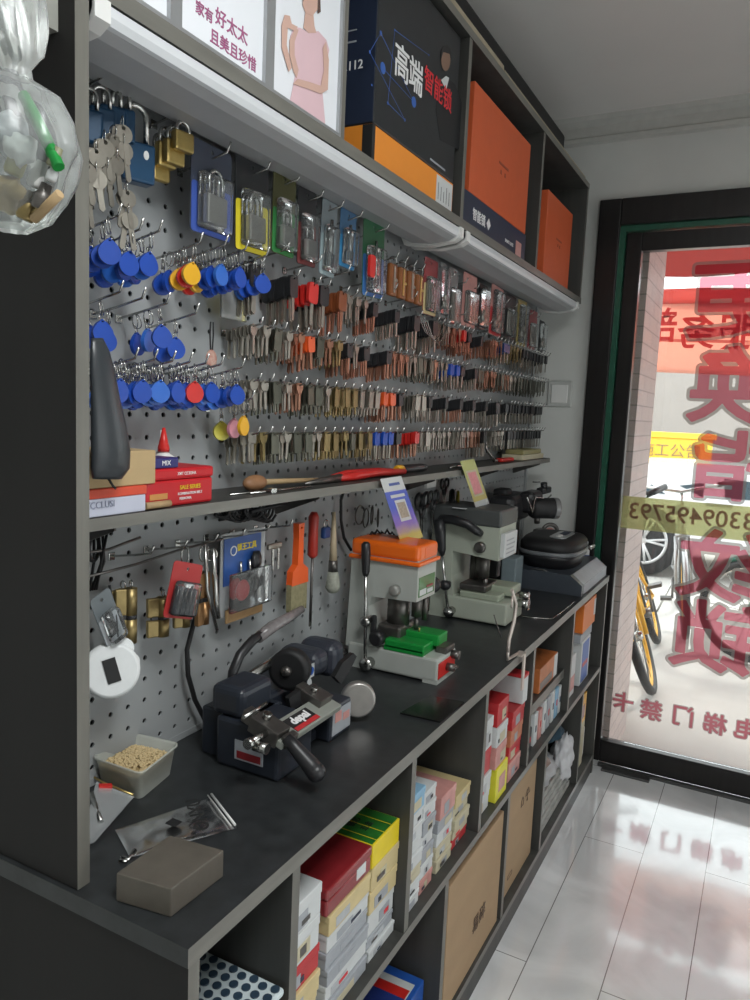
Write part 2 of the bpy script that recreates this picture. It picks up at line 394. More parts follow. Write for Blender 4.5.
# ---------------- outside
pave = mat('pavement', (.50, .48, .45), .8, 0, .10, 4)
b = B(); b.box((-6, 3.16, -.25), (8, 16, -.1)); struct(b.make('ground', pave))
b = B(); b.box((-.2, 3.02, -.1), (XR, 3.16, .0)); struct(b.make('trim_3', mat('sill_stone', (.4, .4, .38), .6)))
def brick_mat():
    m = bpy.data.materials.new('wall_tiles'); m.use_nodes = True; nt = m.node_tree; p = nt.nodes['Principled BSDF']
    g = nt.nodes.new('ShaderNodeNewGeometry'); mp = nt.nodes.new('ShaderNodeMapping'); nt.links.new(g.outputs['Position'], mp.inputs[0])
    mp.inputs['Rotation'].default_value = (0, PI / 2, PI / 2)
    sp = nt.nodes.new('ShaderNodeSeparateXYZ'); cb = nt.nodes.new('ShaderNodeCombineXYZ'); ad = nt.nodes.new('ShaderNodeMath'); ad.operation = 'ADD'
    nt.links.new(g.outputs['Position'], sp.inputs[0]); nt.links.new(sp.outputs['X'], ad.inputs[0]); nt.links.new(sp.outputs['Y'], ad.inputs[1])
    nt.links.new(ad.outputs[0], cb.inputs['X']); nt.links.new(sp.outputs['Z'], cb.inputs['Y'])
    br = nt.nodes.new('ShaderNodeTexBrick'); br.inputs['Scale'].default_value = 1; br.inputs['Brick Width'].default_value = .20; br.inputs['Row Height'].default_value = .062
    br.inputs['Mortar Size'].default_value = .003; br.inputs['Mortar'].default_value = (.28, .24, .22, 1); br.inputs['Color1'].default_value = (.50, .40, .37, 1); br.inputs['Color2'].default_value = (.44, .36, .34, 1)
    nt.links.new(cb.outputs[0], br.inputs['Vector']); nt.links.new(br.outputs['Color'], p.inputs['Base Color']); p.inputs['Roughness'].default_value = .5
    return m
b = B(); b.box((-1.6, 3.16, -.1), (.40, 3.62, 3.0)); struct(b.make('wall_outside', brick_mat()))
b = B(); b.box((-.6, 3.62, -.1), (.27, 3.95, .34), bev=.01); tag(b.make('stone_plinth', mat('granite', (.42, .38, .36), .5, 0, .2, 60)), 'low grey stone plinth at the foot of the tiled pillar outside', 'plinth')
# distant building
b = B(); b.box((-5, 15.0, -.1), (9, 15.6, 3.6)); struct(b.make('wall_across_street', mat('facade', (.30, .27, .25), .8, 0, .08, 2)))
# yellow hoarding
hb = thing('yellow_hoarding', 'long yellow board with faded writing behind the white car', 'board', (0.2, 11, .4))
b = B(); b.box((-2.2, 11.0, .1), (.18, 11.05, 1.16), bev=.01); b.box((-2.2, 10.97, 1.16), (.22, 11.06, 1.24), bev=.01); b.make('board_panel', mat('hoarding_yellow', (.85, .50, .04), .6), hb)
b = B()
for x in (-2.1, -1, .1): b.box((x, 11.05, -.1), (x + .06, 11.1, 1.2))
b.make('board_post', dsteel, hb)
text('施工公告', .20, mat('faded_ink', (.25, .18, .08), .6), hb, (-.35, 10.985, .98), '-y', 'board_writing')
# canopy and banner
redcl = cloth('red_canopy_cloth', (.42, .10, .09), .6)
b = B(); b.grid(lambda u, v: Vector((-.2 + 3.8 * u, 3.16 + 2.0 * v, 2.44 - .16 * v - .02 * math.sin(PI * v) + .008 * math.sin(30 * u))), 30, 10)
tag(b.make('fabric_canopy', redcl, solid=.004), 'red fabric canopy stretched out above the shop door', 'canopy')
bn = thing('cloth_banner', 'pale red cloth banner with red characters hanging beyond the glass door', 'banner', (1.5, 5.2, 1.69))
def bf(z0, z1, off=0):
    return lambda u, v: Vector((.09 + 3.0 * u, 5.2 + .025 * math.sin(9 * u + 3 * v) + .012 * math.sin(31 * u - 5 * v) + off, z0 + (z1 - z0) * v - .03 * math.sin(PI * u)))
b = B(); b.grid(bf(1.69, 2.12), 60, 10); b.make('banner_cloth', cloth('banner_salmon', (.92, .58, .48), .6), bn, solid=.002)
b = B(); b.grid(bf(2.12, 2.215), 60, 4); b.make('banner_shaded_top', cloth('banner_red', (.70, .22, .19), .6), bn, solid=.002)  # redder than the cloth below: weaker backlight at the top put into colour
b = B(); b.grid(bf(1.885, 1.90, -.006), 60, 1); b.box((.085, 5.19, 1.69), (.115, 5.22, 2.3)); b.make('banner_stripe', cloth('banner_red', (.70, .22, .19), .6), bn)
for ch, u, v in (('部', 659, 328), ('务', 696, 334), ('服', 738, 334)):
    p = at(u, v, y=5.12); text(ch, .225, cloth('banner_ink', (.55, .05, .05), .6), bn, p, 'mir', 'banner_character', .004, 0)
# vinyl characters on the glass
vin = vinyl('vinyl_red', (.42, .08, .11), (.68, .28, .34), .55); vout = vinyl('vinyl_outline', (.42, .40, .38), (.58, .56, .54), .55)
yb = thing('phone_number_strip', 'yellow-green strip with a mirrored phone number stuck across the glass door', 'sticker', (.85, L + .038, .96))
b = B(); p0 = at(620, 500, y=L + .037)
b.box((.402, L + .0365, .950), (1.35, L + .0375, 1.075)); b.make('strip_film', vinyl('strip_green', (.60, .60, .36), (.86, .88, .62), .55), yb)
text('13309495793'[1:], .088, vinyl('strip_digits', (.42, .28, .22), (.75, .55, .48), .6), yb, (.425, L + .0345, 1.018), 'mir', 'strip_digits', .001, align='RIGHT', ext=.0003, sx=1.0)
def glyph(ch, cx, cz, sz, nm, lab, grp=None, sx=1.0, k1=.024, k2=.062):
    t = thing(nm, lab, 'lettering', (cx, L + .0285, cz - sz / 2), group=grp)
    M = Matrix(((-1, 0, 0, 0), (0, 0, 1, 0), (0, 1, 0, sz / 2), (0, 0, 0, 1)))
    for nm_, lo, hi, m, dy in (('red_film', -9, sz * k1, vin, -.0008), ('pale_outline', sz * k1, sz * k2, vout, 0)):
        me = glyph_mesh(ch, sz, lo, hi, 100 if sz > .1 else 56, sx); me.transform(Matrix.Translation((0, dy, 0)) @ M); me.materials.append(m)
        o = bpy.data.objects.new(nm_, me); COL.objects.link(o); o.parent = t
YG = L + .028
for ch, u, v, sz, d in (('更', 738, 301, .285, 'topmost of the column'), ('换', 738, 385, .285, 'second from the top of the column'), ('指', 738, 466, .265, 'just above the phone number strip'),
                     ('纹', 724, 566, .275, 'just below the phone number strip'), ('锁', 716, 637, .275, 'lowest of the column')):
    p = at(u, v, y=YG); glyph(ch, p.x, p.z, sz, 'vinyl_character', 'large red mirrored character on the glass door, ' + d, None, 1.18)
for ch, u, v, d in (('卡', 623, 702, 'leftmost'), ('禁', 651, 710, 'second from the left'), ('门', 683, 716, 'third from the left'), ('梯', 715, 724, 'fourth from the left'), ('电', 745, 729, 'fifth from the left')):
    p = at(u, v, y=YG); glyph(ch, p.x, p.z, .082, 'vinyl_character', 'small red mirrored character in the lowest row on the glass, ' + d, None)
# ---------------- car
def car():
    t = thing('parked_car', 'white parked car with dark windows beyond the bicycles', 'car', (1.3, 7.9, -.1))
    wp = mat('white_car_paint', (.72, .73, .74), .25, 0, .01, coat=.6)
    b = B(); b.plate([[(-.95, .25), (-1.0, .50), (-.95, .68), (1.9, .66), (2.9, .58), (3.3, .45), (3.35, .22), (-.9, .2)]], 7.5, 9.1, 'xz'); b.make('body', wp, t)
    b = B(); b.plate([[(-.97, .66), (-.78, .86), (-.3, .97), (.4, .985), (1.1, .93), (1.9, .65)]], 7.60, 9.0, 'xz'); b.make('cabin', wp, t)
    for poly in ([(-.20, .69), (-.10, .77), (.03, .69)], [(.15, .78), (.36, .69), (.36, .82)], [(.55, .70), (.53, .875), (1.0, .85), (1.55, .69)]):
        b = B(); b.plate([poly], 7.592, 7.61, 'xz'); b.make('side_window', mat('dark_glass', (.05, .08, .10), .08), t)
    for x in (-.12, 2.5):
        for y in (7.46, 8.94):
            b = B(); b.lathe((x, y, .24), [(.20, 0), (.33, .0), (.34, .03), (.34, .17), (.33, .2), (.2, .2)], (0, 1, 0), 28); wv = b.make('wheel', matt, t)
            b = B(); b.ring((x, y, .24), .215, .016, (0, 1, 0), 28); b.cyl((x, y + .01, .24), (x, y - .008, .24), .04)
            for k in range(5):
                a = 2 * PI * k / 5; dx, dz = math.cos(a), math.sin(a)
                b.tube([(x + .03 * dx, y, .24 + .03 * dz), (x + .21 * math.cos(a - .14), y, .24 + .21 * math.sin(a - .14))], .014, 6)
                b.tube([(x + .03 * dx, y, .24 + .03 * dz), (x + .21 * math.cos(a + .14), y, .24 + .21 * math.sin(a + .14))], .014, 6)
            b.make('alloy_rim', mat('alloy', (.55, .55, .55), .3, .6), wv)
    b = B(); b.box((.4, 7.49, .62), (.62, 7.505, .65)); b.box((1.4, 7.49, .60), (1.6, 7.505, .63)); b.make('door_handle', steel, t)
car()
# ---------------- bicycles
def bicycle(name, label, loc, rz, fm, rimm, lean=0, basket=False, s=1.0):
    t = thing(name, label, 'bicycle', loc, rz)
    t.rotation_euler = (lean, 0, rz); t.scale = (s, s, s)
    for i, x in enumerate((-.5, .5)):
        b = B(); b.ring((x, 0, .32), .295, .024, (0, 1, 0), 32, 8); wv = b.make('tyre', matt, t, False)
        b = B(); b.ring((x, 0, .32), .268, .011, (0, 1, 0), 32, 6); b.make('rim', rimm, wv, False)
        b = B(); b.cyl((x, -.03, .32), (x, .03, .32), .022)
        for k in range(14):
            a = 2 * PI * k / 14; b.cyl((x, .012 * (-1) ** k, .32), (x + .265 * math.cos(a), 0, .32 + .265 * math.sin(a)), .0025, seg=4)
        b.make('spokes', steel, wv, False)
        b = B(); pts = [(x + .335 * math.cos(a), 0, .32 + .335 * math.sin(a)) for a in [math.radians(q) for q in (range(20, 175, 12) if i == 0 else range(10, 150, 12))]]
        b.tube(pts, .018, 6); b.make('mudguard', fm, t, False)
    b = B()
    for p, q, r in (((-.10, 0, .30), (-.22, 0, .72), .018), ((-.10, 0, .30), (.34, 0, .70), .024), ((-.20, 0, .62), (.33, 0, .78), .020), ((-.10, 0, .30), (-.5, .05, .32), .012), ((-.10, 0, .30), (-.5, -.05, .32), .012),
                    ((-.20, 0, .66), (-.5, .05, .32), .010), ((-.20, 0, .66), (-.5, -.05, .32), .010), ((.31, 0, .86), (.35, 0, .66), .022)): b.cyl(p, q, r, seg=10)
    b.make('frame', fm, t, False)
    b = B(); b.tube([(.35, .045, .68), (.5, .05, .32)], .013, 8); b.tube([(.35, -.045, .68), (.5, -.05, .32)], .013, 8); b.cyl((.345, -.05, .69), (.345, .05, .69), .018); b.make('fork', fm, t, False)
    b = B(); b.cyl((.31, 0, .86), (.29, 0, 1.0), .014); b.tube([(.16, -.30, 1.03), (.28, -.18, 1.02), (.31, 0, .99), (.28, .18, 1.02), (.16, .30, 1.03)], .012, 8); hb = b.make('handlebar', steel, t, False)
    for sy in (-1, 1):
        b = B(); b.cyl((.22, sy * .24, 1.026), (.10, sy * .345, 1.035), .018); b.make('grip', dark, hb, False)
    b = B(); b.ell((-.26, 0, .80), (.13, .075, .035)); b.ell((-.16, 0, .80), (.11, .035, .028)); b.cyl((-.22, 0, .70), (-.24, 0, .79), .013); b.make('saddle', dark, t, False)
    b = B(); b.cyl((-.10, -.05, .30), (-.10, .05, .30), .03); b.ring((-.10, -.045, .30), .085, .006, (0, 1, 0)); b.tube([(-.10, -.06, .30), (-.02, -.065, .16)], .009, 6); b.tube([(-.10, .06, .30), (-.18, .065, .44)], .009, 6); b.box((-.06, -.15, .15), (.02, -.07, .17)); b.box((-.22, .07, .43), (-.14, .15, .45)); b.make('crankset', dsteel, t, False)
    b = B(); b.tube([(-.12, -.05, .28), (-.2, -.18, -.0)], .008, 6); b.make('kickstand', steel, t, False)
    if basket:
        b = B(); b.box((.36, -.15, .72), (.60, .15, .94), bev=.03); b.make('basket', dsteel, t, False)
    return t
p = at(655, 695, z=-.1)
bicycle('shared_bicycle', 'yellow bicycle leaning against the pillar, its front wheel pointing at the door', (p.x - .06, p.y + .52, -.095), math.radians(-84), yplas, yplas, .36)
p = at(672, 665, z=-.1)
bicycle('shared_bicycle', 'silver bicycle with yellow rims between the yellow and the green bicycles', (p.x - .06, p.y + 1.15, -.095), math.radians(-82), mat('silver_frame', (.4, .4, .4), .3, .5), yplas, .10)
p = at(712, 676, z=-.1)
bicycle('city_bicycle', 'green bicycle with upright handlebar parked across the pavement', (p.x + .62, p.y + .22, -.095), math.radians(160), mat('green_frame', (.03, .22, .15), .3), steel, .06)
# ================================================================== CABINETS
PX = .04   # pegboard plane
XF = .395  # base front
XU = .219  # upper front
YE = .573  # near end
# ---- base cabinet: dark boards with grey edge bands
base = thing('base_cabinet', 'long low dark open-fronted cabinet full of boxes under the worktop', 'cabinet', (.2, 1.7, 0))
def board(name, a, c, parent, fm=woodv, em=edgev, front='x'):
    b = B(); b.box(a, c)
    for f in b.bm.faces:
        f.normal_update()
        if f.normal.x > .9: f.material_index = 1
    return b.make(name, [fm, em], parent)
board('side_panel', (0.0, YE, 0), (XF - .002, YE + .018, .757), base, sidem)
board('side_panel', (0.0, 2.862, 0), (XF - .002, 2.88, .757), base)
ybays = [.784, 1.155, 1.538, 1.909, 2.36]
for y in ybays: board('divider', (0.02, y - .009, .427), (XF - .004, y + .009, .757), base)
board('shelf', (0.02, YE + .018, .409), (XF - .003, 2.862, .427), base, woodv, edge)
for y in (.98, 1.354, 1.765, 2.12, 2.60): board('divider', (0.02, y - .009, .075), (XF - .004, y + .009, .409), base)
board('bottom_shelf', (0.02, YE + .018, .057), (XF - .003, 2.862, .075), base, woodv, edge)
board('plinth', (XF - .03, YE + .018, 0), (XF - .006, 2.862, .057), base, woodv, woodv)
board('back_panel', (0.0, YE + .018, 0.0), (.02, 2.862, .757), base)
board('half_shelf', (0.02, 1.918, .535), (.372, 2.351, .565), base, woodv, edge)
b = B(); b.box((0.0, YE - .003, .757), (XF, 2.885, .78))
for f in b.bm.faces:
    f.normal_update()
    if f.normal.x > .9: f.material_index = 1
tag(b.make('worktop', [ctop, edge]), 'long black worktop with a grey front edge carrying the key machines', 'worktop')
# ---- upper cabinet with tall side panel
upper = thing('wall_cabinet', 'dark wall cabinet above the pegboard with open boxes and a tall side panel', 'cabinet', (.11, 1.7, 1.783))
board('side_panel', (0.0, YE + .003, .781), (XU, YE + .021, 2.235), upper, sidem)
board('bottom_board', (0.0, YE + .021, 1.783), (XU, 2.855, 1.803), upper, woodv, edge)
board('top_board', (0.0, YE + .021, 2.19), (XU, 2.855, 2.208), upper, woodv, edge)
board('back_panel', (0.0, YE + .021, 1.803), (.012, 2.855, 2.19), upper)
for y in (1.115, 1.655, 2.262, 2.846): board('divider', (0.012, y - .009, 1.803), (XU - .002, y + .009, 2.19), upper)
board('ledge_board', (.0, .16, 1.738), (.194, YE + .003, 2.10), upper, mat('worn_wood', (.20, .19, .17), .6, 0, .25, 30, .1, stretch=(1, .15, 1)), mat('worn_wood_face', (.30, .30, .27), .6, 0, .2, 30, .1, stretch=(1, .15, 1)))
# lath and dark trunking on top
b = B(); b.box((XU - .022, .7, 2.2085), (XU - .002, 1.88, 2.223), bev=.002); tag(b.make('wooden_lath', mat('lath_wood', (.40, .34, .24), .6, 0, .15, 30)), 'nearer tan wooden lath lying along the top front edge of the wall cabinet', 'lath')
b = B(); b.box((XU - .022, 1.89, 2.2085), (XU - .004, 2.80, 2.219), bev=.002); tag(b.make('wooden_lath', MATS['lath_wood']), 'farther tan wooden lath lying along the top front edge of the wall cabinet', 'lath')
p = at(567, 137, y=2.86); q = at(463, 0, x=p.x)
b = B(); b.box((p.x - .14, .5, 2.2085), (p.x, 2.84, p.z), bev=.012); tag(b.make('black_trunking', matt), 'long black box lying on top of the wall cabinet under the ceiling', 'trunking')
# ---- poster light box
pb = thing('poster_light_box', 'white poster panels with plum writing and a figure at the front of the wall cabinet', 'poster', (XU - .01, .85, 1.803))
def poster(y0, y1, m=None): 
    b = B(); b.box((XU - .012, y0, 1.8035), (XU - .007, y1, 2.19)); return b.make('poster_sheet', m or mat('poster_paper', (.80, .82, .86), .35, 0, .01), pb)
poster(.595, .715); poster(.735, .903); ps = poster(.925, 1.108)
alum = mat('grey_aluminium', (.42, .43, .44), .35, .6)
for y in (.715, .903, 1.105):
    b = B(); b.box((XU - .012, y, 1.8035), (XU - .001, y + (.02 if y < 1.1 else .006), 2.19)); b.make('panel_frame', alum, pb)
b = B(); b.box((XU - .012, YE + .022, 1.8032), (XU - .0005, 1.106, 1.808)); b.make('bottom_rail', alum, pb)
xt = XU - .0066
for s, u, v, sz in (('家有', 204.5, 13, .017), ('好太太', 232, 28, .0225), ('且美且珍惜', 234, 52, .0195)):
    p = at(u, v, x=xt); text(s, sz, ptext, pb, (xt, p.y, p.z), '+x', 'poster_writing', .0002)
# printed woman in a pink dress: flat print on the poster sheet
def pp(pts): return [(at(u, v, x=xt).y, at(u, v, x=xt).z) for u, v in pts]
def flat(name, pts, m, k=0, parent=ps):
    b = B(); b.plate([pp(pts)], xt + .0003 * k, xt + .0003 * k + .0003, 'yz'); return b.make(name, m, parent)
dress = mat('printed_pink', (.72, .50, .54), .4, 0, .02)
flat('printed_dress', [(294, 27), (300, 28), (309, 33), (318, 31), (326, 40), (329, 50), (325, 70), (322, 90), (325, 124), (318, 121), (304, 114), (289, 105), (293, 85), (296, 70), (292, 50), (290, 36)], dress, 1)
flat('printed_neck', [(305, 12), (313, 15), (314, 26), (316, 33), (308, 33), (303, 28)], skin, 2)
flat('printed_face', [(303, -6), (317, -4), (318, 8), (312, 16), (305, 13), (302, 5)], skin, 3)
flat('printed_hair', [(301, -14), (319, -12), (320, 12), (317, 14), (317, -2), (304, -4), (302, 2)], mat('printed_hair_brown', (.10, .06, .05), .4), 4)
flat('printed_arm', [(295, 28), (289, 40), (289, 55), (293, 72), (296, 78), (298, 70), (294, 55), (294, 42), (298, 30)], skin, 3)
flat('printed_arm', [(281, 25), (284, 15), (289, 16), (291, 24), (297, 27), (294, 31), (287, 28), (286, 45), (291, 68), (288, 72), (281, 48)], skin, 4)
flat('printed_arm', [(325, 42), (328, 60), (327, 90), (320, 94), (307, 89), (292, 84), (297, 79), (308, 82), (320, 86), (323, 70), (322, 48)], skin, 5)
# ---- under cabinet light bars
lamp_white = mat('lamp_cover', (.62, .64, .66), .3, 0, .03, 8)
lamp_grey = mat('lamp_body', (.42, .43, .44), .45, .15, .08, 14)
def lightbar(y0, y1, lab):
    t = thing('light_bar', lab, 'lamp', (.15, (y0 + y1) / 2, 1.783))
    pr = [(.066, 1.7825), (.208, 1.7825), (.208, 1.7605), (.195, 1.7535), (.15, 1.7485), (.10, 1.7545), (.07, 1.7715)]
    b = B(); b.plate([[(x, z) for x, z in pr]], y0, y1, 'xz'); b.make('lamp_body', lamp_grey, t)
    b = B(); b.plate([[(.2085, 1.7825), (.2165, 1.7815), (.2175, 1.7705), (.214, 1.7625), (.2085, 1.7605)]], y0, y1, 'xz'); b.make('front_diffuser', lamp_white, t)
    for y in (y0, y1 - .022):
        b = B(); b.plate([[(.064, 1.7830), (.221, 1.7830), (.221, 1.7605), (.205, 1.7515), (.15, 1.7445), (.08, 1.7515)]], y, y + .022, 'xz'); b.make('end_cap', white, t)
lightbar(.60, 1.665, 'nearer grey light bar with white front edge under the wall cabinet')
lightbar(1.685, 2.82, 'farther grey light bar with white front edge under the wall cabinet')
# ---- middle shelf over the pegboard
b = B(); b.box((PX + .004, YE + .022, 1.195), (.16, 2.80, 1.211))
for f in b.bm.faces:
    f.normal_update()
    if f.normal.x > .9: f.material_index = 1
sh = thing('narrow_shelf', 'narrow grey-edged shelf running along the middle of the pegboard', 'shelf', (.1, 1.7, 1.195))
b.make('shelf_board', [woodv, edge], sh)
for y in (.7, 1.2, 1.75, 2.25, 2.72):
    b = B(); b.plate([[(PX + .004, 1.1945), (.145, 1.1945), (.145, 1.188), (PX + .010, 1.150), (PX + .004, 1.150)]], y, y + .003, 'xz'); b.make('shelf_bracket', dsteel, sh)
# ================================================================== BOXES
def carton(name, label, x0, x1, y0, y1, z0, z1, mats, group=None, rz=0, seam=None, lid=0, bev=.0015, marks=(), parent=None):
    cx, cy = (x0 + x1) / 2, (y0 + y1) / 2; hx, hy, h = (x1 - x0) / 2, (y1 - y0) / 2, z1 - z0
    t = thing(name, label, 'box', (cx, cy, z0), rz, group)
    b = B(); b.box((-hx, -hy, 0), (hx, hy, h * (1 - lid)), bev=bev); b.make('box_body', mats[0], t, False)
    if lid:
        b = B(); b.box((-hx - .001, -hy - .001, h * (1 - lid)), (hx + .001, hy + .001, h), bev=bev); b.make('box_lid', mats[1], t, False)
    return t
def onx(t, body, size, m, dy, dz, hx, name='printed_writing', bold=0): return text(body, size, m, t, (hx + .0006, dy, dz), '+x', name, bold, .0003, False)
def panel(t, name, m, hx, y0, y1, z0, z1, k=1):
    b = B(); b.box((hx, y0, z0), (hx + .0006 * k, y1, z1)); return b.make(name, m, t, False)
def panely(t, name, m, hy, x0, x1, z0, z1, k=1):
    b = B(); b.box((x0, -hy - .0006 * k, z0), (x1, -hy, z1)); return b.make(name, m, t, False)
# upper bays: smart lock box, orange boxes
a = at(372, 105, x=.20)
t = carton('smart_lock_carton', 'large black carton with white and red characters and a suited man', .02, .205, 1.245, 1.625, 1.858, 2.165, [blackc], bev=.003)
hx, hy = .0925, .19
t.location.z = 1.873
for s, u, v, sz, m in (('高', 402, 66, .066, wtext), ('端', 416, 79, .066, wtext), ('智能锁', 438.5, 92, .049, rtext)):
    p = at(u, v, x=.206); onx(t, s, sz, m, p.y - 1.435, p.z - 1.873, hx + .0004, 'carton_writing', sz * .010)
suit = mat('printed_suit', (.010, .011, .013), .5); 
def pq(pts): return [(at(u, v, x=.2055).y - 1.435, at(u, v, x=.2055).z - 1.873) for u, v in pts]
for nm, pts, m, k in (('printed_suit', [(438, 84), (447, 78), (455, 84), (462, 104), (459, 150), (440, 140), (436, 110)], suit, 1), ('printed_shirt', [(441, 80), (446, 76), (449, 78), (446, 90)], wcard, 2),
                      ('printed_face', [(445.5 + 4.6 * math.cos(q * PI / 8), 60 + 11 * math.sin(q * PI / 8)) for q in range(16)], mat('dim_print_skin', (.22, .13, .09), .5), 3), ('printed_hair', [(440.5, 60), (440.5, 51), (443, 46), (447, 45), (450.5, 50), (450.8, 60), (449.5, 54), (443, 52)], ktext, 4)):
    b = B(); b.plate([pq(pts)], hx + .0003 * k, hx + .0003 * k + .0003, 'yz'); b.make(nm, m, t, False)
b = B()
for (u, v, r) in ((383, 68, .010), (414, 102, .010), (381, 33, .004), (370, 52, .003), (405, 120, .003), (388, 103, .003), (395, 30, .002), (429, 55, .002), (372, 85, .002)):
    (yy, zz), = pq([(u, v)]); b.plate([circ(yy, zz, r, 14)], hx, hx + .0005, 'yz')
dots = [pq([q])[0] for q in ((383, 68), (414, 102), (381, 33), (370, 52), (405, 120), (388, 103), (395, 30), (429, 55))]
for i in range(len(dots) - 1): b.cyl((hx, *dots[i]), (hx, *dots[i + 1]), .0006, seg=4)
b.make('printed_network', mat('network_blue', (.04, .12, .42), .5), t, False)
panel(t, 'printed_caption', gcard, hx, .06, .14, .012, .016)
text('9-2112', .022, wtext, t, (.035, -hy - .001, .105), '-y', 'model_number', .0002, .0003, False)
panely(t, 'side_face_print', navyc, hy, -.09, .09, .004, .29)
panely(t, 'side_stripe', gcard, hy, -.05, .05, .145, .148, 2); panely(t, 'side_stripe', gcard, hy, -.05, .05, .165, .167, 2)
b = B(); b.ring((.055, -hy - .001, .235), .014, .0012, (0, 1, 0)); b.ring((.055, -hy - .001, .235), .007, .0012, (0, 1, 0)); b.make('side_emblem', gcard, t, False)
for k, zz in enumerate((1, 2, 3, 4)): pass
t = carton('orange_carton', 'flat bright orange carton with white label lying under the black carton', .03, .205, 1.24, 1.625, 1.8035, 1.872, [mat('bright_orange_card', (.80, .27, .03), .5, 0, .04)])
panel(t, 'white_label', wcard, .0875, .10, .188, .004, .064)
for k in range(5): panel(t, 'label_line', ktext, .0875, .11 + k * .015, .112 + k * .015, .015, .05 - .006 * (k % 3), 1.5)
panel(t, 'black_strap', ktext, .0875, -.1925, -.181, .0, .0675)
panely(t, 'black_strap', ktext, .1925, .068, .0875, .0, .0675)
t = carton('orange_carton', 'upright red-orange carton standing on a dark navy box in the middle bay', .03, .20, 1.735, 2.19, 1.887, 2.135, [orbox2])
fi = mat('faint_ink', (.30, .05, .02), .5); b = B(); b.box((.085, -.03, .122), (.0856, .045, .128)); b.box((.085, -.015, .100), (.0856, -.007, .110)); b.box((.085, .018, .100), (.0856, .026, .110)); b.make('small_mark', fi, t, False)
panely(t, 'side_label', gcard, .2275, .02, .06, .06, .20)
t = carton('navy_carton', 'flat navy box with pale writing under the upright orange carton', .03, .20, 1.70, 2.20, 1.8035, 1.886, [navyc])
onx(t, '智能锁 ◆', .030, wtext, -.12, .038, .0852, bold=.0003); onx(t, 'SMART LOCK', .012, wtext, .10, .03, .0852)
panel(t, 'photo_print', pinkc, .085, .16, .21, .012, .05)
for k in range(5): panely(t, 'side_stripe', wcard, .25, -.02, .07, .012 + .011 * k, .017 + .011 * k)
t = carton('orange_carton', 'orange carton standing alone in the farthest bay of the wall cabinet', .03, .20, 2.40, 2.72, 1.8035, 2.07, [orbox2])
b = B(); b.box((.085, -.03, .142), (.0856, .035, .147)); b.box((.085, -.012, .122), (.0856, -.005, .131)); b.box((.085, .012, .122), (.0856, .019, .131)); b.make('small_mark', fi, t, False)
t = carton('tan_carton', 'narrow tan board standing beside the farthest orange carton', .03, .19, 2.31, 2.335, 1.8035, 2.06, [cream])
m_lt = mat('light_grey_card', (.48, .50, .52), .5, 0, .15, 40)
# ---- lower bays
def stack(name, fmt, x0, x1, y0, y1, z0, hs, matlist, group, strip=None):
    z = z0; n = len(hs)
    for i, h in enumerate(hs):
        where = ('bottom' if i == 0 else 'top' if i == n - 1 else ['second', 'third', 'fourth', 'fifth', 'sixth', 'seventh', 'eighth', 'ninth'][i - 1] + ' from the bottom')
        jx, jy = random.uniform(-.003, .003), random.uniform(-.002, .002)
        m = matlist[i % len(matlist)]
        t = carton(name, fmt % where, x0 + jx, x1 + jx, y0 + jy, y1 + jy, z, z + h - .0006, [m, m], group, lid=.35)
        hx = (x1 - x0) / 2
        w_ = y1 - y0; q0 = random.uniform(-.40, -.05) * w_; q1 = q0 + random.uniform(.2, .5) * w_; q1 = min(q1, .46 * w_)
        panel(t, 'end_label', random.choice([gcard, lcream, m_lt, pinkc if m in (redc, pinkc) else gcard]), hx, q0, q1, h * .12, h * .58)
        if random.random() < .7: q2 = random.uniform(-.4, .2) * w_; panel(t, 'printed_mark', random.choice([ktext, navyc, dsteel, rtext]), hx + .0006, q2, q2 + w_ * random.uniform(.08, .3), h * .2, h * random.uniform(.28, .5))
        z += h
    return z
z0 = .4275
def zs(top, n): return [(top - z0) / n] * n
stack('key_blank_box', 'box of the first narrow stack beside the divider, %s', .20, .37, .80, .888, z0, [.034, .034, .034, .04, .05, .05], [cream, cream, cream, redc, wcard, wcard], 'boxes in the leftmost stack')
zt = stack('key_blank_box', 'grey and cream box in the stack under the red box, %s', .22, .372, .905, 1.035, z0, [.028, .028, .027, .028, .030, .034], [gcard, wcard, gcard, gcard, wcard, cream], 'boxes under the dark red box')
t = carton('red_box', 'glossy dark red box on top of the grey and cream stack', .19, .374, .897, 1.037, zt + .001, zt + .046, [dred, dred], lid=.4, bev=.004)
panel(t, 'price_sticker', wcard, .092, .02, .05, .01, .028); panel(t, 'gold_writing', cream, .02, -.01, .01, .0, .0)
text('KEY BLANKS', .013, cream, t, (0, 0, .0455), '+z', 'gold_writing', 0, .0003, False)
zt = stack('white_flat_box', 'white box under the yellow boxes, %s', .17, .370, 1.045, 1.142, z0, [.022, .022, .045], [wcard, gcard, wcard], 'white boxes under the yellow boxes')
zt = stack('yellow_box', 'tan yellow box below the green-topped one, %s of the pair', .17, .372, 1.043, 1.144, zt, [.042, .042], [cream, cream], 'tan yellow boxes')
t = carton('green_topped_box', 'yellow box with a green glossy top on the tallest stack in the second bay', .13, .373, 1.043, 1.144, zt, zt + .043, [yellow])
b = B(); b.box((-.118, -.048, .0425), (.118, .048, .0436)); b.make('green_top', greenc, t, False)
for k in range(3):
    b = B(); b.box((-.118, -.034 + .028 * k, .0437), (.118, -.0325 + .028 * k, .0440)); b.make('yellow_band', yellow, t, False)
for s_, dx in (('锁芯', .06), ('五金', .085)): text(s_, .016, ktext, t, (dx, -.005, .0442), '+z', 'black_writing', 0, .0003, False)
